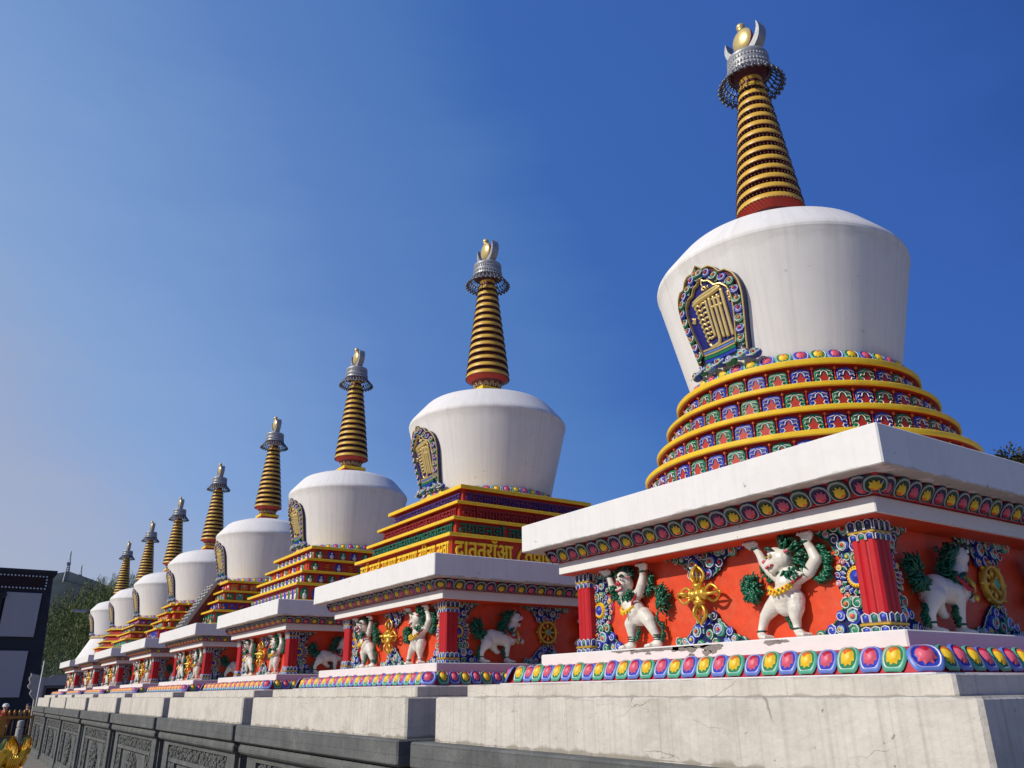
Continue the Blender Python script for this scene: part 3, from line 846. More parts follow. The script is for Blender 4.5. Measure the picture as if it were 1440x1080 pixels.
def lion_walk():
    Y = -0.06
    seg = [
        [(-0.735, Y, 0.475, 0.068), (-0.690, Y, 0.505, 0.075), (-0.620, Y, 0.500, 0.068), (-0.550, Y, 0.495, 0.070), (-0.490, Y, 0.500, 0.070), (-0.480, Y, 0.560, 0.055), (-0.455, Y - 0.01, 0.620, 0.048)],
        [(-0.435, Y - 0.02, 0.680, 0.056), (-0.425, Y - 0.02, 0.720, 0.040)],
        [(-0.410, Y - 0.02, 0.680, 0.040), (-0.366, Y - 0.025, 0.690, 0.024)],
        [(-0.420, Y - 0.02, 0.650, 0.036), (-0.388, Y - 0.02, 0.625, 0.022)],
        [(-0.745, Y - 0.02, 0.460, 0.058), (-0.790, Y - 0.02, 0.410, 0.036), (-0.815, Y - 0.02, 0.365, 0.025), (-0.812, Y - 0.02, 0.318, 0.023)],
        [(-0.690, Y + 0.02, 0.450, 0.050), (-0.650, Y + 0.02, 0.405, 0.034), (-0.622, Y + 0.02, 0.375, 0.024), (-0.600, Y + 0.02, 0.372, 0.021)],
        [(-0.530, Y - 0.02, 0.470, 0.050), (-0.530, Y - 0.02, 0.400, 0.033), (-0.532, Y - 0.02, 0.350, 0.025), (-0.530, Y - 0.02, 0.318, 0.023)],
        [(-0.460, Y, 0.480, 0.048), (-0.405, Y, 0.510, 0.030), (-0.370, Y, 0.500, 0.023), (-0.345, Y, 0.478, 0.022), (-0.335, Y, 0.468, 0.022)],
    ] + foot(-0.795, 0.288, 1) + foot(-0.510, 0.288, 1)
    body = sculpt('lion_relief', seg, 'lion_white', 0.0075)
    subs = []
    subs.append(('mane', locks([(-0.470, 0.750), (-0.530, 0.725), (-0.560, 0.660), (-0.560, 0.590), (-0.515, 0.560), (-0.470, 0.575)], 23, n=120, spread=0.024, length=0.055, rad=0.012, y=-0.075, dy=0.04, out=lambda x, z: -2.4)))
    subs.append(('tail', locks([(-0.845, 0.625), (-0.850, 0.585), (-0.835, 0.545), (-0.80, 0.53)], 24, n=100, spread=0.036, length=0.045, rad=0.0125, y=-0.05, dy=0.03, out=lambda x, z: atan2(z - 0.575, x + 0.82))))
    subs.append(('leg_fringe', locks([(-0.545, 0.455), (-0.565, 0.400), (-0.560, 0.340)], 25, n=40, spread=0.008, length=0.028, rad=0.010, y=-0.07, dy=0.015, out=-1.8)))
    subs.append(('leg_fringe', locks([(-0.830, 0.420), (-0.845, 0.370), (-0.840, 0.325)], 26, n=36, spread=0.008, length=0.028, rad=0.010, y=-0.06, dy=0.015, out=-1.8)))
    for x, z in ((-0.812, 0.325), (-0.530, 0.325)):
        mb = MB(); mb.ball((x, -0.08, z), (0.029, 0.029, 0.009), 'dark_green', 10, 6); subs.append(('ankle_band', mb))
    mb = MB()
    mb.ball((-0.362, -0.06, 0.492), (0.012, 0.030, 0.026), 'dark_green', 10, 6)
    subs.append(('wrist_band', mb))
    mb = MB()
    mb.tube([(-0.575, -0.12, 0.570), (-0.545, -0.135, 0.540), (-0.500, -0.140, 0.505), (-0.450, -0.135, 0.500), (-0.425, -0.11, 0.530)], 0.010, 'crimson')
    subs.append(('strap', mb))
    mb = MB()
    mb.tube([(-0.430, -0.10, 0.580), (-0.425, -0.125, 0.540), (-0.430, -0.13, 0.490)], [0.012, 0.014, 0.010], 'gold')
    mb.ball((-0.430, -0.135, 0.460), (0.016, 0.014, 0.020), 'gold', 8, 6)
    subs.append(('bell', mb))
    mb = MB()
    mb.ball((-0.412, -0.128, 0.712), (0.015, 0.010, 0.011), 'line_white', 8, 6)
    mb.ball((-0.406, -0.136, 0.712), 0.007, 'black', 8, 6)
    mb.tube([(-0.446, -0.118, 0.738), (-0.420, -0.126, 0.748), (-0.396, -0.112, 0.732)], [0.007, 0.012, 0.005], 'black')
    subs.append(('eye', mb))
    mb = MB()
    mb.tube([(-0.432, -0.118, 0.655), (-0.405, -0.117, 0.648), (-0.372, -0.098, 0.662)], [0.006, 0.011, 0.008], 'black')
    subs.append(('mouth', mb))
    mb = MB()
    mb.ball((-0.345, -0.086, 0.700), (0.013, 0.013, 0.012), 'pink', 8, 6)
    subs.append(('nose', mb))
    mb = MB()
    mb.tube([(-0.478, -0.105, 0.700), (-0.492, -0.105, 0.690)], [0.016, 0.008], 'lion_white')
    subs.append(('ear', mb))
    return body, [(n, b.mesh(n, smooth=True)) for n, b in subs]

# ------------------------------------------------------------ panel ornaments
def vajra_mesh():
    mb = MB()
    for q in range(4):
        xf = Matrix.Translation((0, -0.075, 0.565)) @ Matrix.Rotation(q * pi / 2, 4, 'Y')
        mb.lathe([(0.010, 0.0), (0.030, 0.020), (0.022, 0.034), (0.036, 0.042), (0.040, 0.052), (0.030, 0.062), (0.020, 0.070), (0.012, 0.078)], 'gold', 14, xf=xf)
        for a in range(4):
            ca, sa = cos(a * pi / 2 + 0.2), sin(a * pi / 2 + 0.2)
            pts = []
            for k in range(9):
                t = k / 8
                rr = 0.048 * sin(pi * min(1, t * 0.92 + 0.10)) ** 0.8
                pts.append((rr * ca, rr * sa, 0.066 + 0.105 * t))
            mb.tube(pts, [0.009, 0.0105, 0.0105, 0.010, 0.0095, 0.009, 0.009, 0.009, 0.007], 'gold', 6, xf=xf)
        mb.tube([(0, 0, 0.07), (0, 0, 0.125), (0, 0, 0.185)], [0.008, 0.008, 0.005], 'gold', 6, xf=xf)
        mb.ball((0, 0, 0.172), 0.011, 'gold', 8, 5, xf=xf)
    mb.ball((0, -0.075, 0.565), (0.030, 0.036, 0.030), 'gold', 14, 8)
    return mb.mesh('crossed_vajra', smooth=True)


def wheel_mesh():
    mb = MB()
    def C(r, y, n=36): return [(r * cos(2 * pi * j / n), y, 0.57 + r * sin(2 * pi * j / n)) for j in range(n)]
    mb.loops([C(0.086, -0.012), C(0.088, -0.038), C(0.096, -0.045), C(0.106, -0.045), C(0.114, -0.036), C(0.116, -0.010)], 'gold')
    mb.loops([C(0.034, -0.012, 24), C(0.034, -0.045, 24), C(0.028, -0.052, 24), C(0.020, -0.045, 24), C(0.001, -0.052, 24)], ['gold', 'gold', 'mint', 'mint'])
    for k in range(8):
        a = k * pi / 4
        pts = [((0.03 + t * 0.062 / 4) * cos(a), -0.028, 0.57 + (0.03 + t * 0.062 / 4) * sin(a)) for t in range(5)]
        mb.tube(pts, [0.006, 0.010, 0.015, 0.010, 0.008], 'gold', 6)
        mb.ball((0.128 * cos(a), -0.028, 0.57 + 0.128 * sin(a)), 0.014, 'gold', 8, 5)
    return mb.mesh('dharma_wheel', smooth=True)


def medallion_mesh():
    mb = MB()
    rng = random.Random(5)
    def C(r, y, n=32): return [(r * cos(2 * pi * j / n), y, r * sin(2 * pi * j / n)) for j in range(n)]
    mb.loops([C(0.058, -0.02), C(0.050, -0.034), C(0.036, -0.034), C(0.034, -0.026), C(0.024, -0.036), C(0.001, -0.046)], ['petal_yellow', 'petal_yellow', 'line_white', 'blue', 'blue'])
    mb.loops([C(0.138, 0.0), C(0.13, -0.012), C(0.05, -0.018)], ['crimson', 'navy'])
    for k in range(20):
        a = 2 * pi * k / 20
        mb.ball((0.046 * cos(a), -0.036, 0.046 * sin(a)), 0.0035, 'petal_orange', 5, 4)
    for k in range(18):
        a = 2 * pi * k / 18
        ca, sa = cos(a), sin(a)
        mb.ball((0.078 * ca, -0.020, 0.078 * sa), (0.013, 0.012, 0.013), ('blue', 'green', 'light_blue')[k % 3], 8, 5)
        mb.tube([(0.062 * ca, -0.026, 0.062 * sa), (0.080 * ca + 0.010 * sa, -0.033, 0.080 * sa - 0.010 * ca), (0.094 * ca, -0.026, 0.094 * sa)], 0.0028, 'line_white', 4)
    for k in range(18):
        a = 2 * pi * (k + 0.5) / 18
        r = 0.112 + 0.004 * (k % 2)
        curl(mb, r * cos(a), r * sin(a), 0.0185, -0.012, ('crimson', 'petal_yellow', 'blue', 'pink', 'green', 'petal_orange')[k % 6], ('line_white', 'petal_yellow', 'crimson')[k % 3], rng, 8)
    return mb.mesh('medallion', smooth=True, auto=60)


def capital_mesh(top):
    """carved petal bands at the head or foot of a corner pillar, centred on the pillar axis"""
    mb = MB()
    h = 0.0655
    if top:
        mb.sqlathe([(h, 0.715), (h + 0.004, 0.72), (h + 0.005, 0.748), (h + 0.011, 0.753), (h + 0.011, 0.760), (h + 0.005, 0.765), (h + 0.008, 0.8), (h + 0.010, 0.8245)], ['navy', 'navy', 'gold', 'gold', 'gold', 'navy', 'navy'], 0.004)
        rows = [(0.716, 0.036, h + 0.004, 0), (0.766, 0.055, h + 0.007, 1)]
    else:
        mb.sqlathe([(h + 0.010, 0.263), (h + 0.012, 0.298), (h + 0.018, 0.303), (h + 0.018, 0.311), (h + 0.010, 0.316), (h, 0.362)], ['navy', 'gold', 'gold', 'gold', 'navy'], 0.004)
        rows = [(0.264, 0.033, h + 0.010, 1), (0.317, 0.045, h + 0.006, 0)]
    for z, hh, a, dark in rows:
        n = 3
        for sd in range(4):
            rot = Matrix.Rotation(sd * pi / 2, 4, 'Z')
            for k in range(n):
                w = 2 * a / n
                u = -a + w * (k + 0.5)
                c = ('blue', 'green')[k % 2] if not (dark and top) else ('navy', 'dark_green')[k % 2]
                mb.ball((u, -a, z + hh * 0.52), (w * 0.36, 0.008, hh * 0.44), c, 8, 5, xf=rot)
                P = [(u - w * 0.42, -a - 0.004, z), (u - w * 0.42, -a - 0.006, z + hh * 0.75), (u, -a - 0.007, z + hh * 0.97), (u + w * 0.42, -a - 0.006, z + hh * 0.75), (u + w * 0.42, -a - 0.004, z)]
                mb.tube(P, 0.0030, 'line_white', 4, xf=rot)
                mb.ball((u, -a - 0.006, z + hh * 0.6), (w * 0.14, 0.003, hh * 0.16), 'light_blue', 6, 4, xf=rot)
    return mb.mesh('capital', smooth=True, auto=40)


def shaft_mesh():
    mb = MB()
    h = 0.0655
    prof = []
    for q in range(4):
        t = q * pi / 2
        for k in range(3):
            u0 = -h + k * 2 * h / 3; u1 = u0 + 2 * h / 3
            for uu, dd in ((u0 + 0.004, -0.003), (u0 + 0.010, 0.003), (u1 - 0.010, 0.003), (u1 - 0.004, -0.003)):
                x, y = uu, -h - dd + (0.002 if k == 1 else 0) * -1
                prof.append((x * cos(t) - y * sin(t), x * sin(t) + y * cos(t)))
    mb.loops([[(x, y, z) for x, y in prof] for z in (0.300, 0.780)], 'pillar_red', True, True, True)
    return mb.mesh('corner_pillar')

# ------------------------------------------------------------ common base meshes
def base_parts(S, i):
    L = lambda nm, key, fn, **kw: link(nm, cached(key, fn), S, **kw)
    off = (0, 0, -Z0)
    detail = i <= 1
    # base slab
    def m():
        b = MB(); b.sqlathe([(A_BASE - 0.01, ZBB - 0.02), (A_BASE, ZBB), (A_BASE, ZBT - 0.006), (A_BASE - 0.006, ZBT)], 'white_plaster', 0.008); return b.mesh('base_slab')
    L('base_slab', 'base_slab', m, loc=off)
    # recessed red panel block with painted edges
    def m():
        b = MB(); b.sqlathe([(A_WALL, ZBT - 0.01), (A_WALL, ZCB + 0.005)], 'orange_red', 0.003)
        b.sqlathe([(A_WALL, ZCB - 0.012), (A_COR - 0.012, ZCB - 0.004), (A_COR - 0.012, ZCB + 0.01)], 'orange_red', 0.003, False, False)
        return b.mesh('panel_wall')
    L('panel_wall', 'panel_wall', m, loc=off)
    def m():
        b = MB(); b.sqlathe([(A_COR - 0.01, ZCB), (A_COR, ZCB + 0.003), (A_COR, ZCT - 0.006), (A_COR - 0.006, ZCT), (A_COR - 0.05, ZCT + 0.002)], 'white_plaster', 0.006); return b.mesh('cornice')
    L('cornice', 'cornice', m, loc=off)
    def m():
        b = MB(); b.sqlathe([(A_COR + 0.006, ZCT + 0.003), (A_COR + 0.026, ZCT + 0.003), (A_COR + 0.030, ZCT + 0.012), (A_COR + 0.055, ZCT + 0.05), (A_COR + 0.085, ZB + 0.004)], 'crimson', 0.01); return b.mesh('cornice_moulding')
    L('cornice_moulding', 'cornice_moulding', m, loc=off)
    def m():
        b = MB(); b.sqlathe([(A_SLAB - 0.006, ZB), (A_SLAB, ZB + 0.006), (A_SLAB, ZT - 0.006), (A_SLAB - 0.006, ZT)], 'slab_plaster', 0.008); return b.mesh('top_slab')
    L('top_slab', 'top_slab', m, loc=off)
    def m():
        b = MB(); b.sqlathe([(1.628, Z0 + 0.002), (1.622, Z0 + 0.008), (1.590, Z0 + 0.012), (1.572, Z0 + 0.060), (1.550, Z0 + 0.098), (1.500, ZBB - 0.006), (1.37, ZBB + 0.003)], ['line_white', 'crimson', 'crimson', 'crimson', 'crimson', 'crimson'], 0.01); return b.mesh('lotus_moulding')
    L('lotus_moulding', 'lotus_moulding', m, loc=off)
    # petals: lower row, upper row, front (0) and right (1)
    def rows(joined):
        lst = []
        # lower
        n = 27; a = 1.604
        tilt = -radians(27)
        for side in (0, 1):
            for k in range(n):
                u = -1.485 + 2.97 * (k + 0.5) / n
                lst.append(('up', k % 2, side, u, a, Z0 + 0.007, 0.116, 0.128, tilt))
            if side == 0:
                pass
        # upper
        n = 23
        for side in (0, 1):
            for k in range(n):
                u = -1.335 + 2.67 * (k + 0.5) / n
                lst.append(('down', (k + 1) % 2, side, u, A_COR + 0.030, ZCT - 0.002, 0.124, 0.106, radians(36)))
        return lst
    jit = random.Random(77 + i)
    def xf(p):
        kind, hue, side, u, a, z, w, h, tilt = p
        w *= jit.uniform(0.95, 1.04); h *= jit.uniform(0.95, 1.03); u += jit.uniform(-0.003, 0.003); tilt += jit.uniform(-0.05, 0.05)
        rz = side * pi / 2
        # tilt about local x: petals lean back (up row) or forward (down row)
        M = Matrix.Rotation(rz, 4, 'Z') @ Matrix.Translation((u, -a, z)) @ Matrix.Rotation(tilt, 4, 'X') @ Matrix.Rotation(jit.uniform(-0.05, 0.05), 4, 'Y') @ Matrix.Diagonal((w, (w * 0.55 if kind == 'up' else w * 0.46), h, 1))
        return M
    corner = []
    for c, (sx, sy) in enumerate(((1, -1), (-1, -1), (1, 1))):
        ang = atan2(sy, sx) + pi / 2
        corner.append((Matrix.Translation((sx * 1.588, sy * 1.588, Z0 + 0.005)) @ Matrix.Rotation(ang, 4, 'Z') @ Matrix.Rotation(-radians(30), 4, 'X') @ Matrix.Diagonal((0.145, 0.075, 0.130, 1)), 'up', 1))
        corner.append((Matrix.Translation((sx * (A_COR + 0.028), sy * (A_COR + 0.028), ZCT + 0.003)) @ Matrix.Rotation(ang, 4, 'Z') @ Matrix.Rotation(radians(34), 4, 'X') @ Matrix.Diagonal((0.125, 0.045, 0.092, 1)), 'down', 0))
    if detail:
        T = Matrix.Translation(off)
        for p in rows(False):
            o = link('lotus_petal', petal(p[0], p[1]), S)
            o.matrix_basis = T @ xf(p)
        for M, kd, hu in corner:
            o = link('corner_petal', petal(kd, hu), S)
            o.matrix_basis = T @ M
    else:
        def m():
            b = MB()
            for p in rows(True): put_mesh(b, petal(p[0], p[1]), xf(p))
            for M, kd, hu in corner: put_mesh(b, petal(kd, hu), M)
            return b.mesh('lotus_petals', smooth=True, auto=50)
        L('lotus_petals', 'rows_joined', m, loc=off, kind='stuff')
    # corner pillars
    for sx, sy in ((-1, -1), (1, -1), (1, 1)):
        p = L('corner_pillar', 'shaft', shaft_mesh, loc=(sx * 1.142, sy * 1.142, -Z0))
        link('capital', cached('cap_t', lambda: capital_mesh(True)), p)
        link('pillar_foot', cached('cap_b', lambda: capital_mesh(False)), p)
    # reliefs on front (side 0) and right (side 1)
    def sw(key, poly, seed, **kw):
        return cached(key, lambda: scrollwork(poly, seed, **kw).mesh('scroll_bracket', smooth=True, auto=60))
    topc = [(-0.33, 0.824), (0.31, 0.824), (0.26, 0.795), (0.17, 0.765), (0.12, 0.70), (0.03, 0.655), (-0.05, 0.655), (-0.13, 0.70), (-0.18, 0.765), (-0.27, 0.795)]
    botc = [(-0.33, 0.264), (-0.27, 0.30), (-0.19, 0.33), (-0.14, 0.385), (-0.05, 0.45), (0.03, 0.45), (0.11, 0.385), (0.17, 0.33), (0.25, 0.30), (0.31, 0.264)]
    tops = [(1.075, 0.824), (0.82, 0.824), (0.845, 0.79), (0.90, 0.76), (0.93, 0.70), (0.965, 0.665), (1.075, 0.64)]
    bots = [(1.075, 0.264), (0.76, 0.264), (0.80, 0.30), (0.87, 0.34), (0.92, 0.40), (0.97, 0.45), (1.075, 0.46)]
    lr, ll, lw = (cached('lr', lion_right), cached('ll', lion_left), cached('lw', lion_walk))
    for side in (0, 1):
        rz = side * pi / 2
        loc = (0, -A_WALL - 0.0015, -Z0) if side == 0 else (A_WALL + 0.0015, 0, -Z0)
        put = lambda nm, me, dx=0, dz=0, sx=1: link(nm, me, S, (loc[0] + (dx if side == 0 else 0), loc[1] + (dx if side else 0), loc[2] + dz), (0, 0, rz), (sx, 1, 1))
        put('scroll_bracket', sw('topc', topc, 1, big=[(-0.085, 0.755, 0.042), (0.065, 0.755, 0.042), (-0.19, 0.80, 0.02), (0.17, 0.80, 0.02)]))
        put('scroll_bracket', sw('botc', botc, 2, big=[(-0.10, 0.352, 0.042), (0.08, 0.352, 0.042), (-0.21, 0.295, 0.028), (0.19, 0.295, 0.028)]))
        for sx in (-1, 1):
            put('scroll_bracket', sw('tops', tops, 3, big=[(0.99, 0.72, 0.036), (0.90, 0.79, 0.026)]), sx=sx)
            put('scroll_bracket', sw('bots', bots, 4, big=[(0.99, 0.36, 0.045), (0.90, 0.30, 0.026)]), sx=sx)
            put('medallion', cached('med', medallion_mesh), dx=sx * 1.035, dz=0.552)
        if side == 0:
            put('crossed_vajra', cached('vajra', vajra_mesh), dx=-0.02)
            for body, subs in (lr, ll):
                o = put('lion_relief', body)
                for n_, me_ in subs: link(n_, me_, o)
        else:
            put('dharma_wheel', cached('wheel', wheel_mesh))
            for sx in (1, -1):
                o = put('lion_relief', lw[0], sx=sx)
                for n_, me_ in lw[1]: link(n_, me_, o)

# ------------------------------------------------------------ terraces
def text_mesh(body, size, m, extrude=0.012):
    cu = bpy.data.curves.new('t', 'FONT')
    cu.body = body; cu.size = size; cu.extrude = extrude; cu.align_x = 'LEFT'
    cu.resolution_u = 2; cu.offset = size * 0.013
    o = bpy.data.objects.new('t', cu); COL.objects.link(o)
    dg = bpy.context.evaluated_depsgraph_get()
    me = bpy.data.meshes.new_from_object(o.evaluated_get(dg))
    bpy.data.objects.remove(o)
    # lay the text upright in XZ, facing -y, starting at x=0
    xs = [v.co.x for v in me.vertices]
    x0, x1 = min(xs), max(xs)
    for v in me.vertices:
        v.co = Vector((v.co.x - x0, -v.co.z, v.co.y))
    me.materials.clear(); me.materials.append(MATS[m])
    me.name = 'inscription'
    return me, x1 - x0

# plain stroke alphabet used when a glyph is small: headline, bars and hooks
def terrace(S, i, style, plan=None):
    off = (0, 0, -Z0)
    zprev = ZT
    wallc = 'tier_red'
    for k, (a, zt, zb) in enumerate(LEDGE):
        aw = a - 0.062
        z0 = zprev - 0.003
        if style == 'round':
            def m():
                b = MB(); b.lathe([(aw, z0), (aw, zb)], 'tier_red', 96, True, False); return b.mesh('tier_wall', smooth=True, auto=40)
            def l():
                b = MB(); b.lathe([(aw - 0.05, zb - 0.001), (a - 0.014, zb - 0.001), (a - 0.002, zb + 0.004), (a, zb + 0.010), (a, zt - 0.006), (a - 0.006, zt)], ['tier_red', 'yellow', 'yellow', 'yellow', 'yellow'], 128); return b.mesh('tier_ledge', smooth=True, auto=40)
        else:
            def m():
                b = MB(); b.sqlathe([(aw, z0), (aw, zb)], wallc, 0.003, True, False, plan); return b.mesh('tier_wall')
            def l():
                b = MB(); b.sqlathe([(aw - 0.03, zb - 0.001), (a - 0.004, zb - 0.001), (a, zb + 0.004), (a, zt - 0.004), (a - 0.004, zt)], ['tier_red', 'yellow', 'yellow', 'yellow'], 0.004, True, True, plan); return b.mesh('tier_ledge')
        w = link('tier_wall', cached(('tw', style, k), m), S, off)
        link('tier_ledge', cached(('tl', style, k), l), S, off)
        h = zb - zprev
        if style == 'round':
            n = 2 * int(round(pi * aw / 0.142))
            for j in range(n):
                th = 2 * pi * j / n
                # only the half that can be seen from the court
                d = (th - (-0.95) + pi) % (2 * pi) - pi
                if abs(d) > 1.85: continue
                link('scroll_tile', cached(('tile', j % 2), lambda: tile_mesh(j % 2)), w, ((aw) * cos(th), (aw) * sin(th), zprev + 0.003 + (0.088 if k == 0 else 0)), (0, 0, th + pi / 2), (1.10, 1.25, (0.153 - 0.004) / 0.158))
                th2 = th + pi / n
                link('tile_post', cached('post', post_mesh), w, (aw * cos(th2), aw * sin(th2), zprev + 0.002 + (0.088 if k == 0 else 0)), (0, 0, th2 + pi / 2), (0.8, 1.2, 0.151 / 0.155))
            if k == 0:
                def strip():
                    b = MB(); b.lathe([(aw + 0.03, zprev + 0.0), (aw + 0.03, zprev + 0.006)], 'yellow', 96); return b.mesh('tier_foot')
        elif style == 'letters':
            bodies = ['काईं नवनई नमआस कामत्रया विमलय तरुवा', 'ततयामबानजाँधतीवयानींभनवजीतनयाँ', 'वनतायानवजाँततयामनबतीयाधवनताय', 'नबयातमवानजततयामवधनवनयातमव']
            sides = ['दातत्राँआ ८तवावा तबयानमाँतव', 'तयावनजाँ तधनतवतीयानवजाँतनया', 'वतीनायामनबततयाँधवनतायानवजत', 'बतयातमनवाजततनयामवधनवनतया']
            mats = ['petal_yellow', 'letter_green', 'letter_red', 'letter_purple']
            for side in (0, 1):
                def tm():
                    return text_mesh((bodies if side == 0 else sides)[k], 0.25 if k == 0 else 0.152, mats[k])
                me, wd = cached(('txt', side, k), tm)
                sx = (2 * aw - 0.06) / wd
                rz = side * pi / 2
                loc = (-aw + 0.03, -aw - 0.010, zprev + (0.045 if k == 0 else 0.030)) if side == 0 else (aw + 0.010, -aw + 0.03, zprev + (0.045 if k == 0 else 0.030))
                link('inscription', me, w, loc, (0, 0, rz), (sx, 1, 1.0))
            if k == 0:
                def strip():
                    b = MB(); b.sqlathe([(a - 0.03, ZT - 0.001), (a - 0.02, ZT + 0.008), (a - 0.02, ZT + 0.018)], 'yellow', 0.003); return b.mesh('tier_foot')
                link('tier_foot', cached('foot_sq', strip), S, off)
        else:
            # small painted niches, panels and letter tiles, joined per tier (a few pixels each)
            def d():
                b = MB(); rng = random.Random(100 * i + k)
                for side in (0, 1):
                    rot = Matrix.Rotation(side * pi / 2, 4, 'Z')
                    n = int(2 * aw / 0.165)
                    for j in range(n):
                        u = -aw + 2 * aw * (j + 0.5) / n
                        dd = aw
                        if plan:
                            if style == 'bumped': dd = aw if abs(u) < 0.60 * aw - 0.05 else aw - 0.10
                            if style == 'octo' and abs(u) > 0.42 * aw: continue
                            if style == 'bumped' and abs(u) > aw - 0.16: continue
                        if style == 'niche' and (k != 2 or j % 2 == 0):
                            c = ('green', 'blue')[(j // (2 if k == 2 else 1)) % 2]
                            b.ball((u, -dd, zprev + h * 0.52), (0.060, 0.014, h * 0.42), c, 12, 6, xf=rot)
                            b.ball((u, -dd - 0.016, zprev + h * 0.38), (0.030, 0.014, h * 0.22), 'lion_white', 8, 5, xf=rot)
                            b.ball((u, -dd - 0.018, zprev + h * 0.70), (0.014, 0.011, 0.016), 'lion_white', 8, 5, xf=rot)
                        elif style == 'niche':
                            for q in range(3):
                                b.tube([(u - 0.035, -dd - 0.006, zprev + h * (0.3 + 0.22 * q)), (u, -dd - 0.008, zprev + h * (0.24 + 0.22 * q)), (u + 0.035, -dd - 0.006, zprev + h * (0.34 + 0.22 * q))], 0.008, 'petal_orange', 5, xf=rot)
                            b.tube([(u + 0.012, -dd - 0.006, zprev + h * 0.2), (u + 0.012, -dd - 0.006, zprev + h * 0.78)], 0.008, 'petal_orange', 5, xf=rot)
                        else:
                            c = rng.choice((('purple', 'blue'), ('green', 'mint'), ('crimson', 'petal_orange'), ('dark_green', 'green'))[(k + i) % 4])
                            b.box(u - 0.062, u + 0.062, -dd - 0.010, -dd + 0.002, zprev + 0.022, zb - 0.022, c, xf=rot)
                            for q in range(3):
                                uu = u + rng.uniform(-0.045, 0.045); zz = zprev + h * rng.uniform(0.3, 0.7)
                                b.ball((uu, -dd - 0.010, zz), (0.018, 0.010, 0.022), rng.choice(('line_white', 'petal_orange', 'crimson', 'mint', 'petal_yellow', 'light_blue')), 6, 4, xf=rot)
                return b.mesh('tier_ornaments', smooth=True, auto=40)
            link('tier_ornaments', cached(('orn', style, i, k), d), w, kind='stuff')
            if k == 0:
                def strip():
                    b = MB(); b.sqlathe([(a - 0.03, ZT - 0.001), (a + 0.01, ZT + 0.01), (a + 0.01, ZT + 0.045), (a - 0.05, ZT + 0.046)], 'yellow', 0.003, plan=plan); return b.mesh('tier_foot')
                link('tier_foot', cached(('foot', style), strip), S, off)
        zprev = zt


def tile_mesh(hue):
    mb = MB()
    c = 'blue' if hue else 'green'
    c2 = 'light_blue' if hue else 'mint'
    w = 0.056
    poly = [(-w, 0.0), (w, 0.0), (w, 0.11), (w * 0.8, 0.135), (w * 0.35, 0.142), (0, 0.150), (-w * 0.35, 0.142), (-w * 0.8, 0.135), (-w, 0.11)]
    mb.prism(poly, 0.01, -0.016, c, bevel=0.004)
    # red flame field in the middle
    red = [(-0.038, 0.0), (-0.012, 0.018), (0.012, 0.018), (0.038, 0.0), (0.040, 0.02), (0.020, 0.045), (0.030, 0.07), (0.012, 0.085), (0, 0.118), (-0.012, 0.085), (-0.030, 0.07), (-0.020, 0.045), (-0.040, 0.02)]
    mb.prism(red, -0.010, -0.0205, 'tier_red')
    for s in (-1, 1):
        mb.tube([(0, -0.022, 0.124), (s * 0.016, -0.022, 0.110), (s * 0.022, -0.022, 0.088), (s * 0.042, -0.022, 0.094), (s * 0.048, -0.022, 0.078)], [0.002, 0.0034, 0.0036, 0.0034, 0.002], 'line_white', 4)
        mb.tube([(s * 0.014, -0.022, 0.125), (s * 0.030, -0.022, 0.118), (s * 0.047, -0.022, 0.112)], [0.002, 0.0034, 0.002], 'line_white', 4)
        mb.tube([(s * 0.046, -0.022, 0.064), (s * 0.030, -0.022, 0.066), (s * 0.022, -0.022, 0.050), (s * 0.034, -0.022, 0.036), (s * 0.044, -0.022, 0.020), (s * 0.040, -0.022, 0.004)], [0.002, 0.0036, 0.0036, 0.0036, 0.0036, 0.003], 'line_white', 4)
        mb.tube([(0, -0.022, 0.030), (s * 0.014, -0.022, 0.022), (s * 0.022, -0.022, 0.006)], [0.003, 0.003, 0.002], 'line_white', 4)
        mb.tube([(s * 0.048, -0.019, 0.104), (s * 0.040, -0.020, 0.100), (s * 0.030, -0.019, 0.100)], 0.004, c2, 4)
        mb.tube([(s * 0.050, -0.018, 0.052), (s * 0.047, -0.019, 0.034)], 0.0045, c2, 4)
    return mb.mesh('scroll_tile', smooth=True, auto=35)


def post_mesh():
    mb = MB()
    mb.box(-0.006, 0.006, -0.016, 0.004, 0, 0.135, 'maroon')
    mb.tube([(0, -0.016, 0.0), (0, -0.016, 0.13)], 0.005, 'crimson', 5)
    mb.tube([(-0.014, -0.018, 0.132), (0, -0.020, 0.146), (0.014, -0.018, 0.132)], 0.003, 'pink', 4)
    mb.ball((0, -0.018, 0.138), (0.010, 0.010, 0.013), 'petal_orange', 6, 4)
    mb.ball((0, -0.018, 0.064), (0.008, 0.007, 0.009), 'petal_orange', 6, 4)
    return mb.mesh('tile_post', smooth=True, auto=40)

# ------------------------------------------------------------ dome, shield, spire
def dome_mesh(dz):
    prof = [(0.735, 2.045), (0.742, 2.10), (0.778, 2.24)]
    zs = 2.985 + dz
    for k in range(1, 9):
        t = k / 9
        prof.append((0.778 + (0.951 - 0.778) * t, 2.24 + (zs - 2.24) * t))
    prof += [(0.951, zs), (0.960, zs + 0.022), (0.9615, zs + 0.042), (0.955, zs + 0.066), (0.940, zs + 0.090), (0.85, zs + 0.195), (0.775, zs + 0.280), (0.752, zs + 0.302), (0.722, zs + 0.322), (0.62, zs + 0.362), (0.50, zs + 0.400), (0.36, zs + 0.432), (0.20, zs + 0.452), (0.05, zs + 0.455)]
    b = MB(); b.lathe(prof, 'dome_plaster', 128); return b.mesh('dome', smooth=True, auto=17)


def shield_pt(u, z, lift):
    """wrap onto the flaring front of the dome"""
    r = 0.778 + (0.958 - 0.778) * (z - 2.24) / 0.78 + 0.012 + lift
    th = u * 0.95 / r
    return (r * sin(th), -r * cos(th) , z)

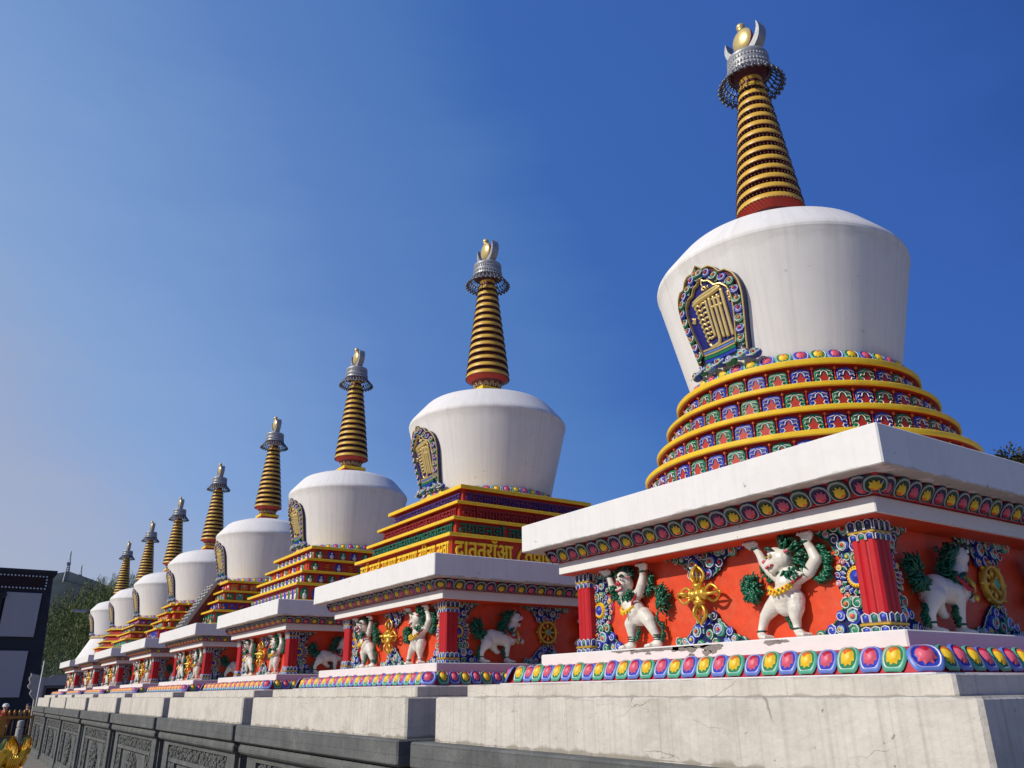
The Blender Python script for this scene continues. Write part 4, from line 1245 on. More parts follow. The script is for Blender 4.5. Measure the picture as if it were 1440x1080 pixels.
SH_OUT = [(0.0, 2.915), (0.05, 2.868), (0.10, 2.875), (0.15, 2.850), (0.185, 2.800), (0.235, 2.800), (0.285, 2.760), (0.312, 2.690), (0.312, 2.600), (0.290, 2.480), (0.262, 2.350), (0.236, 2.212)]
SH_IN = [(0.0, 2.815), (0.035, 2.775), (0.075, 2.765), (0.110, 2.720), (0.160, 2.715), (0.205, 2.675), (0.220, 2.620), (0.218, 2.560), (0.205, 2.470), (0.188, 2.395), (0.172, 2.330), (0.158, 2.285)]


def shield_mesh():
    mb = MB()
    def resamp(P, n):
        L = [0]
        for a, b in zip(P, P[1:]): L.append(L[-1] + hypot(a[0] - b[0], a[1] - b[1]))
        o = []
        for k in range(n):
            t = L[-1] * k / (n - 1); i = 0
            while i < len(P) - 2 and L[i + 1] < t: i += 1
            q = (t - L[i]) / (L[i + 1] - L[i])
            o.append((P[i][0] * (1 - q) + P[i + 1][0] * q, P[i][1] * (1 - q) + P[i + 1][1] * q))
        return o
    n = 36
    O = resamp(SH_OUT, n); I = resamp(SH_IN, n)
    full = lambda P: [(-u, z) for u, z in P[::-1]] + P[1:]
    Of, If = full(O), full(I)
    ring = lambda P, h: [shield_pt(u, z, h) for u, z in P]
    mid = lambda P, Q, t: [(p[0] * (1 - t) + q[0] * t, p[1] * (1 - t) + q[1] * t) for p, q in zip(P, Q)]
    # thick frame, open at the foot
    mb.loops([ring(Of, -0.05), ring(Of, 0.028), ring(Of, 0.038), ring(mid(Of, If, 0.07), 0.038), ring(mid(Of, If, 0.09), 0.020), ring(mid(Of, If, 0.90), 0.020), ring(mid(Of, If, 0.92), 0.034), ring(If, 0.036), ring(If, 0.008)],
             ['navy', 'pale_gold', 'pale_gold', 'pale_gold', 'maroon', 'pale_gold', 'pale_gold', 'pale_gold'], closed=False)
    # inner blue field
    vs = []; fs = []
    rows = 14
    for k in range(rows + 1):
        t = k / rows
        for (u, z) in If:
            vs.append(shield_pt(u * (1 - t), z * (1 - t) + 2.45 * t, 0.010))
    w = len(If)
    for k in range(rows):
        for j in range(w - 1):
            fs.append((k * w + j, (k + 1) * w + j, (k + 1) * w + j + 1, k * w + j + 1))
    mb.add(vs, fs, 'blue_field')
    # bottom closure of the blue field
    vs = [shield_pt(-0.158 + 0.316 * j / 8, 2.285, 0.010) for j in range(9)] + [shield_pt(0, 2.45, 0.010)]
    mb.add(vs, [(j, j + 1, 9) for j in range(8)], 'blue_field')
    # gold sill
    for z, r_, m_ in ((2.318, 0.009, 'pale_gold'), (2.300, 0.010, 'light_blue'), (2.284, 0.009, 'pale_gold'), (2.262, 0.016, 'green'), (2.238, 0.016, 'blue')):
        mb.tube([shield_pt(-0.150 + 0.30 * j / 10, z - 0.012 * cos((j - 5) * 0.3), 0.020) for j in range(11)], r_, m_, 5)
    return mb.mesh('shield', smooth=True, auto=40)


def shield_scrolls():
    mb = MB(); rng = random.Random(8)
    def on(u, z, r, col, gem):
        x, y, zz = shield_pt(u, z, 0.026)
        th = atan2(x, -y)
        mb.xf = Matrix.Translation((x, y, zz)) @ Matrix.Rotation(th, 4, 'Z') @ Matrix.Rotation(-0.22, 4, 'X')
        curl(mb, 0, 0, r, 0, col, gem, rng, 10)
        mb.xf = None
    P = []
    n = 11
    mids = [((a[0] + b[0]) / 2, (a[1] + b[1]) / 2) for a, b in zip(SH_OUT, SH_IN)]
    L = [0]
    for a, b in zip(mids, mids[1:]): L.append(L[-1] + hypot(a[0] - b[0], a[1] - b[1]))
    for k in range(n):
        t = L[-1] * (k + 0.35) / n; i = 0
        while i < len(mids) - 2 and L[i + 1] < t: i += 1
        q = (t - L[i]) / (L[i + 1] - L[i])
        P.append((mids[i][0] * (1 - q) + mids[i + 1][0] * q, mids[i][1] * (1 - q) + mids[i + 1][1] * q))
    for k, (u, z) in enumerate(P):
        for s in (-1, 1):
            on(s * u, z, 0.036, ('green', 'blue')[k % 2], ('petal_orange', 'crimson')[k % 2])
            on(s * (u + 0.006), z - 0.034, 0.018, ('green', 'blue')[k % 2], None)
    return mb.mesh('scroll_border', smooth=True, auto=60)


def shield_script():
    """the stacked gold monogram: crown stroke, tall bars and wavy curls"""
    mb = MB()
    def st(P, w, m='pale_gold', h=0.016):
        pts = []
        for a, b in zip(P, P[1:]):
            k = max(1, int(hypot(a[0] - b[0], a[1] - b[1]) / 0.012))
            for q in range(k): pts.append((a[0] + (b[0] - a[0]) * q / k, a[1] + (b[1] - a[1]) * q / k))
        pts.append(P[-1])
        mb.tube([shield_pt(u, 2.315 + (z - 2.262) * 0.90, h) for u, z in pts], w * 1.12, m, 6)
    st([(-0.135, 2.640), (-0.07, 2.655), (0.06, 2.665), (0.155, 2.690)], 0.016)
    st([(-0.125, 2.660), (-0.05, 2.678), (0.06, 2.690), (0.14, 2.702)], 0.014)
    st([(0.150, 2.670), (0.150, 2.290)], 0.0135)
    st([(0.108, 2.640), (0.108, 2.292)], 0.0125)
    st([(0.070, 2.640), (0.070, 2.55), (0.072, 2.300)], 0.0115)
    st([(0.030, 2.640), (0.030, 2.52), (0.034, 2.296), (0.020, 2.272), (-0.03, 2.262)], 0.0125)
    st([(-0.005, 2.635), (-0.006, 2.50), (-0.002, 2.330)], 0.0095)
    st([(0.03, 2.560), (0.13, 2.556)], 0.010)
    st([(0.05, 2.620), (0.13, 2.615)], 0.008)
    z = 2.615
    for k in range(8):
        x0 = -0.105 + 0.006 * k
        st([(x0 - 0.01, z - 0.020), (x0 - 0.022, z), (x0 + 0.008, z + 0.014), (x0 + 0.03, z - 0.006), (-0.045, z + 0.012), (-0.012, z + 0.004)], 0.0088)
        z -= 0.041
    st([(-0.07, 2.295), (-0.055, 2.268), (-0.01, 2.262), (0.03, 2.275)], 0.011)
    st([(0.012, 2.715), (-0.012, 2.725), (0.0, 2.745), (0.022, 2.738), (0.030, 2.712)], 0.007)
    st([(0.005, 2.745), (-0.004, 2.775), (0.01, 2.80)], 0.007)
    st([(0.035, 2.728), (0.05, 2.738), (0.048, 2.715)], 0.006)
    for dz in (0, -0.045):
        st([(0.185, 2.625 + dz), (0.205, 2.632 + dz), (0.190, 2.606 + dz), (0.208, 2.600 + dz)], 0.0065)
    st([(-0.185, 2.555), (-0.165, 2.540), (-0.188, 2.520), (-0.165, 2.505), (-0.150, 2.545)], 0.0075)
    return mb.mesh('monogram', smooth=True)


def shield_foot():
    mb = MB(); rng = random.Random(9)
    for k in range(7):
        u = -0.27 + 0.09 * k
        r = 0.76 + 0.055
        th = u / r
        mb.xf = Matrix.Translation((r * sin(th), -r * cos(th), 2.165 + 0.012 * (k % 2))) @ Matrix.Rotation(th, 4, 'Z')
        mb.ball((0, 0.0, 0), (0.052, 0.034, 0.036), ('blue', 'green', 'light_blue')[k % 3], 10, 6)
        curl(mb, 0, 0.004, 0.030, -0.022, ('green', 'blue', 'mint')[k % 3], ('crimson', 'line_white', 'petal_orange')[k % 3], rng, 8)
        mb.tube([(-0.05, -0.03, -0.01), (-0.02, -0.048, -0.022), (0.02, -0.046, -0.012), (0.05, -0.03, 0.01)], 0.005, 'line_white', 4)
        mb.xf = None
    return mb.mesh('cloud_foot', smooth=True, auto=60)

mat('blue_field', (0.012, 0.012, 0.17), 0.45, var=0.3, vscale=40, bump=0.4, bscale=80)

NR = 14

def ring_geo(k):
    t = k / (NR - 1)
    r = 0.272 - (0.272 - 0.122) * t
    z = 3.722 + (4.975 - 3.722) * t * (1.05 - 0.05 * t)
    return r, z


def ring_mesh(k):
    r, z = ring_geo(k)
    b = MB()
    h = 0.036
    b.lathe([(r * 0.80, z - h * 0.9), (r - 0.010, z - h * 0.75), (r - 0.001, z - h * 0.62), (r, z - h * 0.3), (r - 0.006, z + h * 0.55), (r - 0.014, z + h * 0.68), (r * 0.8, z + h * 0.8)], ['maroon', 'ring_yellow', 'ring_yellow', 'ring_yellow', 'ring_yellow', 'maroon'], 40)
    return b.mesh('spire_ring', smooth=True, auto=50)


def studs_mesh():
    b = MB()
    for k in range(NR):
        r, z = ring_geo(k)
        n = int(2 * pi * r / 0.031)
        for j in range(n):
            a = 2 * pi * (j + 0.5 * (k % 2)) / n
            for dz, rr in ((0.031, r - 0.003), (-0.032, r + 0.001)):
                b.ball((rr * cos(a), rr * sin(a), z + dz), (0.0080, 0.0080, 0.0085), 'stud', 6, 4)
    return b.mesh('ring_studs', smooth=True)


def rim_mesh():
    """openwork flaring skirt round the crown: hoops, ribs, loops and bead tips"""
    b = MB()
    def P(t, a): r = 0.178 + 0.10 * t ** 0.85; return (r * cos(a), r * sin(a), 5.150 - 0.125 * t)
    for t, w in ((0.02, 0.008), (0.38, 0.005), (0.68, 0.005), (0.96, 0.006)):
        b.tube([P(t, 2 * pi * j / 48) for j in range(49)], w, 'dark_silver', 5, caps=False)
    for j in range(30):
        a = 2 * pi * j / 30
        b.tube([P(0, a), P(0.4, a + 0.03), P(0.7, a)], 0.0065, 'dark_silver', 4)
        b.tube([P(0.36, a + pi / 30), P(0.68, a), P(0.98, a + 0.06), P(0.98, a - 0.06), P(0.68, a)], 0.0062, 'dark_silver', 4)
        b.ball(P(1.04, a), 0.017, 'dark_silver', 6, 4)
        b.ball(P(0.84, a + pi / 30), 0.014, 'dark_silver', 6, 4)
        b.ball(P(0.52, a + pi / 60), 0.012, 'dark_silver', 6, 4)
    return b.mesh('crown_skirt', smooth=True)


def crown_mesh():
    b = MB()
    prof = [(0.085, 5.05), (0.10, 5.08), (0.168, 5.160), (0.186, 5.150), (0.190, 5.165), (0.184, 5.180), (0.181, 5.215), (0.186, 5.225), (0.186, 5.236), (0.178, 5.244), (0.176, 5.285), (0.183, 5.294), (0.185, 5.31), (0.182, 5.325), (0.172, 5.335), (0.10, 5.345)]
    b.lathe(prof, ['ring_yellow', 'maroon'] + ['silver'] * (len(prof) - 3), 48)
    rng = random.Random(2)
    for j in range(40):
        a = 2 * pi * j / 40
        b.ball((0.183 * cos(a), 0.183 * sin(a), 5.198), (0.012, 0.012, 0.016 + 0.004 * (j % 2)), 'silver', 6, 4)
        b.ball((0.178 * cos(a + 0.05), 0.178 * sin(a + 0.05), 5.265), (0.009, 0.009, 0.015), 'silver', 6, 4)
        b.ball((0.190 * cos(a), 0.190 * sin(a), 5.150), (0.011, 0.011, 0.012), 'silver', 6, 4)
    return b.mesh('crown_bell', smooth=True, auto=50)


def crescent_mesh():
    b = MB()
    n = 22; R = 0.200; Zc = 5.535
    out, inn = [], []
    for k in range(n + 1):
        a = radians(-208 + 236 * k / n)
        # outer arc and a smaller, higher inner arc meeting in points
        out.append((R * cos(a), Zc + R * sin(a)))
        t = sin(pi * k / n) ** 0.75
        inn.append(((R - 0.075 * t) * cos(a), Zc + 0.012 * t + (R - 0.060 * t) * sin(a)))
    rs = [[(x, -0.048, z) for x, z in out], [(x, -0.048, z) for x, z in inn], [(x, 0.048, z) for x, z in inn], [(x, 0.048, z) for x, z in out], [(x, -0.048, z) for x, z in out]]
    b.loops(rs, 'silver', closed=False)
    b.loops([[rs[q][0] for q in range(4)], [rs[q][0] for q in range(4)]], 'silver')
    return b.mesh('crescent', smooth=True, auto=40)


def spire(S, dx, dz=0.0):
    L = lambda nm, key, fn, **kw: link(nm, cached(key, fn), S, (dx, 0, -Z0 + dz), **kw)
    def m():
        b = MB()
        b.sqlathe([(0.17, 3.44), (0.17, 3.475), (0.19, 3.48), (0.19, 3.53), (0.17, 3.535), (0.15, 3.545)], ['tier_red', 'tier_red', 'yellow', 'yellow', 'tier_red'], 0.003)
        return b.mesh('spire_base')
    L('spire_base', 'sb', m)
    def m():
        b = MB()
        b.lathe([(0.15, 3.54), (0.15, 3.56), (0.165, 3.60), (0.20, 3.645), (0.262, 3.690), (0.268, 3.715), (0.21, 3.74)], ['maroon', 'maroon', 'maroon', 'tier_red', 'tier_red', 'maroon'], 48)
        for j in range(14):
            a = 2 * pi * j / 14
            b.xf = Matrix.Rotation(a, 4, 'Z')
            b.tube([(-0.02, -0.158, 3.555), (-0.027, -0.168, 3.59), (0, -0.178, 3.615), (0.027, -0.168, 3.59), (0.02, -0.158, 3.555)], 0.005, 'pale_gold', 5)
            b.ball((0, -0.163, 3.585), (0.012, 0.008, 0.014), 'silver', 6, 4)
        b.xf = None
        return b.mesh('spire_collar', smooth=True, auto=45)
    L('spire_collar', 'scol', m)
    def m():
        b = MB(); b.lathe([(0.215, 3.735), (0.085, 5.07)], 'maroon', 32); return b.mesh('spire_core', smooth=True, auto=60)
    L('spire_core', 'score', m)
    for k in range(NR):
        L('spire_ring', ('ring', k), lambda: ring_mesh(k))
    L('ring_studs', 'studs', studs_mesh, kind='stuff')
    L('crown_skirt', 'rim', rim_mesh)
    L('crown_bell', 'crown', crown_mesh)
    L('crescent', 'cres', crescent_mesh)
    def m():
        b = MB()
        n = 32
        C = lambda r, y: [(r * cos(2 * pi * j / n), y, 5.545 + r * sin(2 * pi * j / n) * 1.12) for j in range(n)]
        b.loops([C(0.001, -0.072), C(0.05, -0.069), C(0.09, -0.055), C(0.106, -0.040), C(0.106, -0.012), C(0.09, 0.0), C(0.001, 0.012)], ['pale_gold', 'pale_gold', 'pale_gold', 'crimson', 'pale_gold', 'pale_gold'])
        return b.mesh('sun_disc', smooth=True, auto=40)
    L('sun_disc', 'sund', m)
    def m():
        b = MB(); b.lathe([(0.034, 5.650), (0.026, 5.662), (0.036, 5.678), (0.041, 5.695), (0.037, 5.714), (0.022, 5.730), (0.003, 5.738)], 'pale_gold', 20, c=(0, -0.03)); return b.mesh('jewel', smooth=True)
    L('jewel', 'jewel', m)


def dome_set(S, i):
    dz = 0.0 if i == 0 else -0.005
    dx = 0.015 if i == 0 else 0.0
    off = (dx, 0, -Z0)
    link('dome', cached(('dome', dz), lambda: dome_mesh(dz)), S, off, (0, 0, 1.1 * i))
    sh = link('shield', cached('shield', shield_mesh), S, (dx + (0.02 if i == 0 else 0), 0, -Z0))
    link('scroll_border', cached('shb', shield_scrolls), sh)
    link('monogram', cached('shs', shield_script), sh)
    link('cloud_foot', cached('shf', shield_foot), sh)
    # lotus ring at the foot of the dome
    n = 44
    if i <= 1:
        for j in range(n):
            a = 2 * pi * j / n
            d = (a - pi / 2 - (-0.95) + pi) % (2 * pi) - pi
            if abs(d) > 1.9: continue
            o = link('lotus_petal', petal('up', j % 2), S)
            o.matrix_basis = Matrix.Translation(off) @ Matrix.Rotation(a, 4, 'Z') @ Matrix.Translation((0, -0.805, 2.052)) @ Matrix.Rotation(-radians(24), 4, 'X') @ Matrix.Diagonal((0.113, 0.045, 0.095, 1))
    else:
        def m():
            b = MB()
            for j in range(n):
                a = 2 * pi * j / n
                put_mesh(b, petal('up', j % 2), Matrix.Rotation(a, 4, 'Z') @ Matrix.Translation((0, -0.805, 2.052)) @ Matrix.Rotation(-radians(24), 4, 'X') @ Matrix.Diagonal((0.113, 0.045, 0.095, 1)))
            return b.mesh('lotus_petals', smooth=True, auto=50)
        link('lotus_petals', cached('domering', m), S, off, kind='stuff')
    spire(S, 0.042 if i == 0 else 0.0)

# ------------------------------------------------------------ plinths
def plinth(i, label):
    P = thing('plinth', label, 'plinth', (XS[i], 0, GROUND), 'stepped plinths under the stupas')
    off = (0, 0, -GROUND)
    def m():
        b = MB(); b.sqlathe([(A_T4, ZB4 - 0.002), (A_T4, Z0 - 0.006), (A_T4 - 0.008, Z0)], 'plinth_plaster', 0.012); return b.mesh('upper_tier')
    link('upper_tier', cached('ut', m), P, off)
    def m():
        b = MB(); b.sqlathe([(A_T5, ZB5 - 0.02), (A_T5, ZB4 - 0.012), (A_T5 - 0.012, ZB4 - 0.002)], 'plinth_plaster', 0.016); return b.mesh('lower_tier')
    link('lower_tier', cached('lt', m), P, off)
    def m():
        b = MB(); b.sqlathe([(2.03, -0.503), (2.088, -0.478), (2.092, -0.470), (2.092, -0.322), (2.084, -0.312)], 'grey_stone', 0.014)
        return b.mesh('coping')
    link('coping', cached('cop', m), P, off)
    def m():
        b = MB(); b.sqlathe([(1.99, -0.622), (2.030, -0.605), (2.048, -0.585), (2.050, -0.545), (2.036, -0.508)], 'grey_stone', 0.012)
        return b.mesh('coping_moulding')
    link('coping_moulding', cached('copm', m), P, off)
    A = 1.975
    def m():
        b = MB()
        b.sqlathe([(A - 0.05, GROUND - 0.2), (A - 0.05, -0.60)], 'grey_stone', 0.01)
        b.sqlathe([(A + 0.02, GROUND - 0.2), (A + 0.02, GROUND + 0.12), (A, GROUND + 0.14)], 'grey_stone', 0.01)
        for side in (0, 1, 3):
            rot = Matrix.Rotation(side * pi / 2, 4, 'Z')
            y0 = -(A - 0.05) + 0.001
            bx = lambda x0, x1, z0, z1, d=0.05: b.box(x0, x1, y0 - d, y0, z0, z1, 'grey_stone', xf=rot)
            bx(-A + 0.051, -1.60, GROUND + 0.14, -0.624); bx(1.60, A - 0.051, GROUND + 0.14, -0.624)
            bx(-1.60, 1.60, -0.675, -0.624); bx(-1.60, 1.60, GROUND + 0.14, GROUND + 0.24)
            bx(-1.52, 1.52, -0.90, -0.845, 0.045); bx(-1.20, -1.13, GROUND + 0.24, -0.90, 0.042); bx(1.13, 1.20, GROUND + 0.24, -0.90, 0.042)
        return b.mesh('carved_wall')
    w = link('carved_wall', cached('cw', m), P, off)
    fr = [(-1.56, -0.84), (1.56, -0.84), (1.56, -0.685), (-1.56, -0.685)]
    st = [(-1.50, -1.62), (-1.24, -1.62), (-1.24, -0.92), (-1.50, -0.92)]
    lz = [(-0.42, -1.27), (-0.33, -1.50), (-0.15, -1.60), (0, -1.66), (0.15, -1.60), (0.33, -1.50), (0.42, -1.27), (0.33, -1.04), (0.15, -0.96), (0, -0.92), (-0.15, -0.96), (-0.33, -1.04)]
    for side in (0, 1):
        kw = dict(grey=True, base='grey_stone', rmin=0.022, tries=1400)
        a = A - 0.05
        loc = (0, -a, 0) if side == 0 else (a, 0, 0)
        rot = (0, 0, side * pi / 2)
        link('carved_frieze', cached('g1', lambda: scrollwork(fr, 21, rmax=0.05, y=-0.012, **kw).mesh('carved_frieze', smooth=True, auto=50)), w, loc, rot)
        for sx in (-1, 1):
            link('carved_strip', cached('g2', lambda: scrollwork(st, 22, rmax=0.06, y=-0.012, **kw).mesh('carved_strip', smooth=True, auto=50)), w, loc, rot, (sx, 1, 1))
        link('carved_medallion', cached('g3', lambda: scrollwork(lz, 23, rmax=0.075, y=-0.022, **kw).mesh('carved_medallion', smooth=True, auto=50)), w, loc, rot)
    return P

# ------------------------------------------------------------ ground
def ground():
    b = MB()
    b.add([(-3000, -3000, 0), (3000, -3000, 0), (3000, 3000, 0), (-3000, 3000, 0)], [(0, 1, 2, 3)], 'paving')
    link('ground', b.mesh('ground'), None, (0, 0, GROUND), kind='structure')
ground()

ORD = ['nearest', 'second', 'third', 'fourth', 'fifth', 'sixth', 'seventh', 'farthest']
ST_LABELS = [
    'nearest white stupa with four round yellow-edged tiers of blue and green scroll tiles',
    'second white stupa from the right, its square tiers lettered in gold, green and purple',
    'third white stupa from the right, small white figures in niches round its tiers',
    'fourth white stupa from the right, with a grey triple ladder stair running down its tiers',
    'fifth white stupa from the right, tiers stepping out in bays just beyond the ladder stair',
    'sixth white stupa from the right, plain square yellow and red tiers',
    'seventh white stupa from the right, eight-sided yellow and red tiers beside the last smooth base',
    'farthest white stupa at the left end, with a smooth sloping white base instead of tiers',
]
for i in range(8):
    plinth(i, 'pale plastered and grey carved plinth under the %s stupa of the row' % ORD[i])
for i in range(8):
    S = thing('stupa', ST_LABELS[i], 'stupa', (XS[i], 0, Z0), 'row of eight white stupas')
    base_parts(S, i)
    if i == 0: terrace(S, i, 'round')
    elif i == 1: terrace(S, i, 'letters')
    elif i == 2: terrace(S, i, 'niche')
    elif i == 3: terrace(S, i, 'plain')
    elif i == 4: terrace(S, i, 'bumped', bumped)
    elif i == 5: terrace(S, i, 'plain')
    elif i == 6: terrace(S, i, 'octo', octo)
    else:
        def m():
            b = MB(); b.lathe([(1.20, ZT - 0.003), (1.19, 1.26), (1.13, 1.36), (0.80, 2.00), (0.79, 2.02)], 'slab_plaster', 96); return b.mesh('sloping_base', smooth=True, auto=40)
        link('sloping_base', m(), S, (0, 0, -Z0))
        def m():
            b = MB(); b.lathe([(0.79, 2.015), (0.83, 2.02), (0.84, 2.045), (0.82, 2.07), (0.79, 2.075)], 'pale_gold', 96); return b.mesh('gold_band', smooth=True, auto=40)
        link('gold_band', m(), S, (0, 0, -Z0))
    if i == 3:
        # triple ladder stair
        b = MB()
        b.add([(-0.27, -0.93, 2.03), (0.27, -0.93, 2.03), (0.27, -1.43, 1.205), (-0.27, -1.43, 1.205), (-0.27, -0.80, 1.205), (0.27, -0.80, 1.205), (-0.27, -0.80, 2.03), (0.27, -0.80, 2.03)],
              [(0, 3, 2, 1), (0, 6, 4, 3), (1, 2, 5, 7), (0, 1, 7, 6)], 'maroon')
        link('stair_body', b.mesh('stair_body'), S, (0, 0, -Z0))
        def rail():
            c = MB(); c.add([(-0.014, -0.95, 2.09), (0.014, -0.95, 2.09), (0.014, -1.48, 1.205), (-0.014, -1.48, 1.205), (-0.014, -0.90, 2.05), (0.014, -0.90, 2.05), (0.014, -1.41, 1.205), (-0.014, -1.41, 1.205)],
                  [(0, 3, 2, 1), (4, 5, 6, 7), (0, 1, 5, 4), (3, 7, 6, 2), (0, 4, 7, 3), (1, 2, 6, 5)], 'metal_grey'); return c.mesh('stair_rail')
        def step():
            c = MB(); c.box(-0.072, 0.072, -0.028, 0.02, -0.012, 0.012, 'gate_stone'); return c.mesh('stair_step')
        for g in (-0.18, 0, 0.18):
            for s in (-0.08, 0.08):
                link('stair_rail', cached('rail', rail), S, (g + s, 0, -Z0))
            for k in range(12):
                t = (k + 0.5) / 12
                link('stair_step', cached('step', step), S, (g, -0.94 - 0.52 * t, 2.06 - 0.84 * t - Z0))
    dome_set(S, i)

# worn patches of bare cement on the nearest base slab
def patch(S, xc, w, depth, zc, seed):
    """a flaked area: jagged outline, a couple of millimetres proud of the paint"""
    rng = random.Random(seed)
    n = 40; P = []
    for k in range(n):
        a = 2 * pi * k / n
        r = 1 + 0.35 * sin(3 * a + seed) + 0.22 * sin(7 * a + 2 * seed) + rng.uniform(-0.22, 0.22)
        z = zc + depth * 0.5 * r * sin(a)
        P.append((xc + w * 0.5 * (0.75 + 0.25 * r) * cos(a), min(ZBT - 0.0075, max(ZBB + 0.003, z))))
    b = MB(); b.loops([[(x, -A_BASE + 0.003, z) for x, z in P], [(x, -A_BASE - 0.002, z) for x, z in P]], 'bare_cement', True, False, False)
    c = (xc, -A_BASE - 0.002, min(zc, ZBT - 0.012))
    o = len(b.v) - n
    b.add([(x, -A_BASE - 0.002, z) for x, z in P] + [c], [(k, (k + 1) % n, n) for k in range(n)], 'bare_cement')
    link('worn_patch', b.mesh('worn_patch'), S, (0, 0, -Z0))
S0 = [o for o in COL.objects if o.name == 'stupa'][0]
for k, (xc, w, d, zc) in enumerate(((-0.52, 0.22, 0.018, 0.252), (-0.40, 0.10, 0.026, 0.245), (-0.18, 0.34, 0.030, 0.250), (0.03, 0.20, 0.040, 0.243), (0.10, 0.30, 0.020, 0.253), (0.24, 0.16, 0.045, 0.238), (0.20, 0.07, 0.030, 0.212), (0.68, 0.16, 0.026, 0.246), (0.08, 0.05, 0.014, 0.205), (-0.28, 0.05, 0.012, 0.226))):
    patch(S0, xc, w, d, zc, k + 1)

# ------------------------------------------------------------ background
def box_on(mb, y0, y1, z0, z1, m, x=0.0, d=0.02, dep=0.3):
    mb.box(x - dep, x + d, y0, y1, z0, z1, m)

B = thing('monastery_building', 'slate and white monastery hall with a dotted maroon frieze, in shade at the left edge', 'building', (-45, -10, GROUND))
def bpart(name, m, *boxes, **kw):
    mb = MB()
    for bb in boxes: mb.box(*bb, m)
    return link(name, mb.mesh(name), kw.get('parent', B), (0, 10, -GROUND))
zt = 6.05
mb = MB()
# battered wall block
v = []
for z, y1, x1 in ((GROUND, -0.95, 0.15), (6.0, -1.37, -0.12)):
    v += [(x1 - 4, -22, z), (x1, -22, z), (x1, y1, z), (x1 - 4, y1, z)]
mb.add(v, [(0, 3, 2, 1), (4, 5, 6, 7), (0, 1, 5, 4), (1, 2, 6, 5), (2, 3, 7, 6), (3, 0, 4, 7)], 'building_slate')
link('wall', mb.mesh('wall'), B, (0, 10, -GROUND))
bpart('roof_edge', 'building_slate', (-4.3, 0.10, -22, -1.22, 6.0, 6.16), (-4.2, 0.02, -22, -1.30, 5.90, 6.0))
bpart('frieze', 'building_maroon', (-0.3, 0.0, -22, -1.72, 5.24, 5.80))
mb = MB()
y = -1.66
while y > -9:
    for z in (5.80, 5.22):
        mb.ball((0.06, y, z + (0.03 if z > 5.5 else 0)), (0.03, 0.045, 0.045), 'cap_white', 8, 5)
    y -= 0.158
for z in (5.37, 5.52, 5.67):
    mb.ball((0.06, -1.64, z), (0.03, 0.045, 0.045), 'cap_white', 8, 5)
link('frieze_dots', mb.mesh('frieze_dots', smooth=True), B, (0, 10, -GROUND), kind='stuff')
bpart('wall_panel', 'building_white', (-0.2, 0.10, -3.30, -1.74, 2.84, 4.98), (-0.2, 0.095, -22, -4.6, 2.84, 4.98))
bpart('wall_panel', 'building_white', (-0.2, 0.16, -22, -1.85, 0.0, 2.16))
bpart('window_frame', 'building_slate', (-0.2, 0.13, -4.6, -3.42, 2.84, 4.66), (-0.2, 0.20, -4.7, -3.32, 4.66, 4.80), (-0.2, 0.26, -4.75, -3.28, 4.80, 4.90))
bpart('window', 'black', (-0.2, 0.14, -4.4, -3.62, 3.1, 4.5))

# hills and towers
def hills():
    rng = random.Random(12)
    b = MB()
    n = 60; rows = 10
    vs = []; fs = []
    for r in range(rows + 1):
        for k in range(n + 1):
            a = radians(40 + 100 * k / n)       # from +Y towards -X
            d = 560 + 340 * r / rows
            # keep the ridge low in the picture, a knoll under the tower
            el = 5.85 + 0.95 * math.exp(-((math.degrees(a) - 85.2) / 2.2) ** 2) + 0.5 * sin(a * 9) + 0.18 * sin(a * 61)
            z = d * math.tan(radians(el)) * (sin(pi / 2 * r / rows) ** 0.8) + rng.uniform(-2, 2) * (r > 0)
            vs.append((3.5 - sin(a) * d, -4.95 + cos(a) * d, z if r else GROUND - 5))
    for r in range(rows):
        for k in range(n):
            o = r * (n + 1) + k
            fs.append((o, o + 1, o + n + 2, o + n + 1))
    b.add(vs, fs, 'hill_green')
    link('hills', b.mesh('hills', smooth=True), kind='structure')
hills()

def at(az, el, d):
    a = radians(az)
    return (3.5 - sin(a) * d, -4.95 + cos(a) * d, d * math.tan(radians(el)))

def far_tower(az, el0, el1, d, label):
    p = at(az, el0 - 0.5, d); top = at(az, el1, d)
    T = thing('radio_tower', label, 'tower', p)
    h = top[2] - p[2]
    mb = MB()
    for sx, sy in ((-1, -1), (1, -1), (1, 1), (-1, 1)):
        mb.tube([(sx * 2.2, sy * 2.2, 0), (sx * 0.9, sy * 0.9, h * 0.68), (sx * 0.15, sy * 0.15, h)], 0.30, 'metal_grey', 4)
    for k in range(12):
        z = h * 0.68 * k / 12; z2 = h * 0.68 * (k + 1) / 12
        w = 2.2 - 1.3 * k / 12; w2 = 2.2 - 1.3 * (k + 1) / 12
        for q in range(4):
            r = Matrix.Rotation(q * pi / 2, 4, 'Z')
            mb.tube([(-w, -w, z), (w2, -w2, z2)], 0.16, 'metal_grey', 4, xf=r)
            mb.tube([(w, -w, z), (-w2, -w2, z2)], 0.16, 'metal_grey', 4, xf=r)
    mb.box(-1.5, 1.5, -1.5, 1.5, h * 0.62, h * 0.68, 'metal_grey')
    link('lattice', mb.mesh('lattice'), T)
far_tower(85.09, 6.75, 8.45, 800, 'pale lattice radio tower on the far hilltop above the hall roof')
far_tower(84.35, 6.3, 7.65, 860, 'shorter thin mast showing over the willow on the far hill')

def hilltop_house():
    T = thing('hilltop_building', 'low pale building below the radio tower on the hill', 'building', at(84.75, 6.42, 835))
    mb = MB(); mb.box(-3, 3, -4.2, 4.2, -2, 0.6, 'gate_stone'); link('wall', mb.mesh('wall'), T)
    mb = MB(); mb.box(-3.4, 3.4, -4.6, 4.6, 0.6, 1.0, 'building_slate'); link('roof', mb.mesh('roof'), T)
hilltop_house()

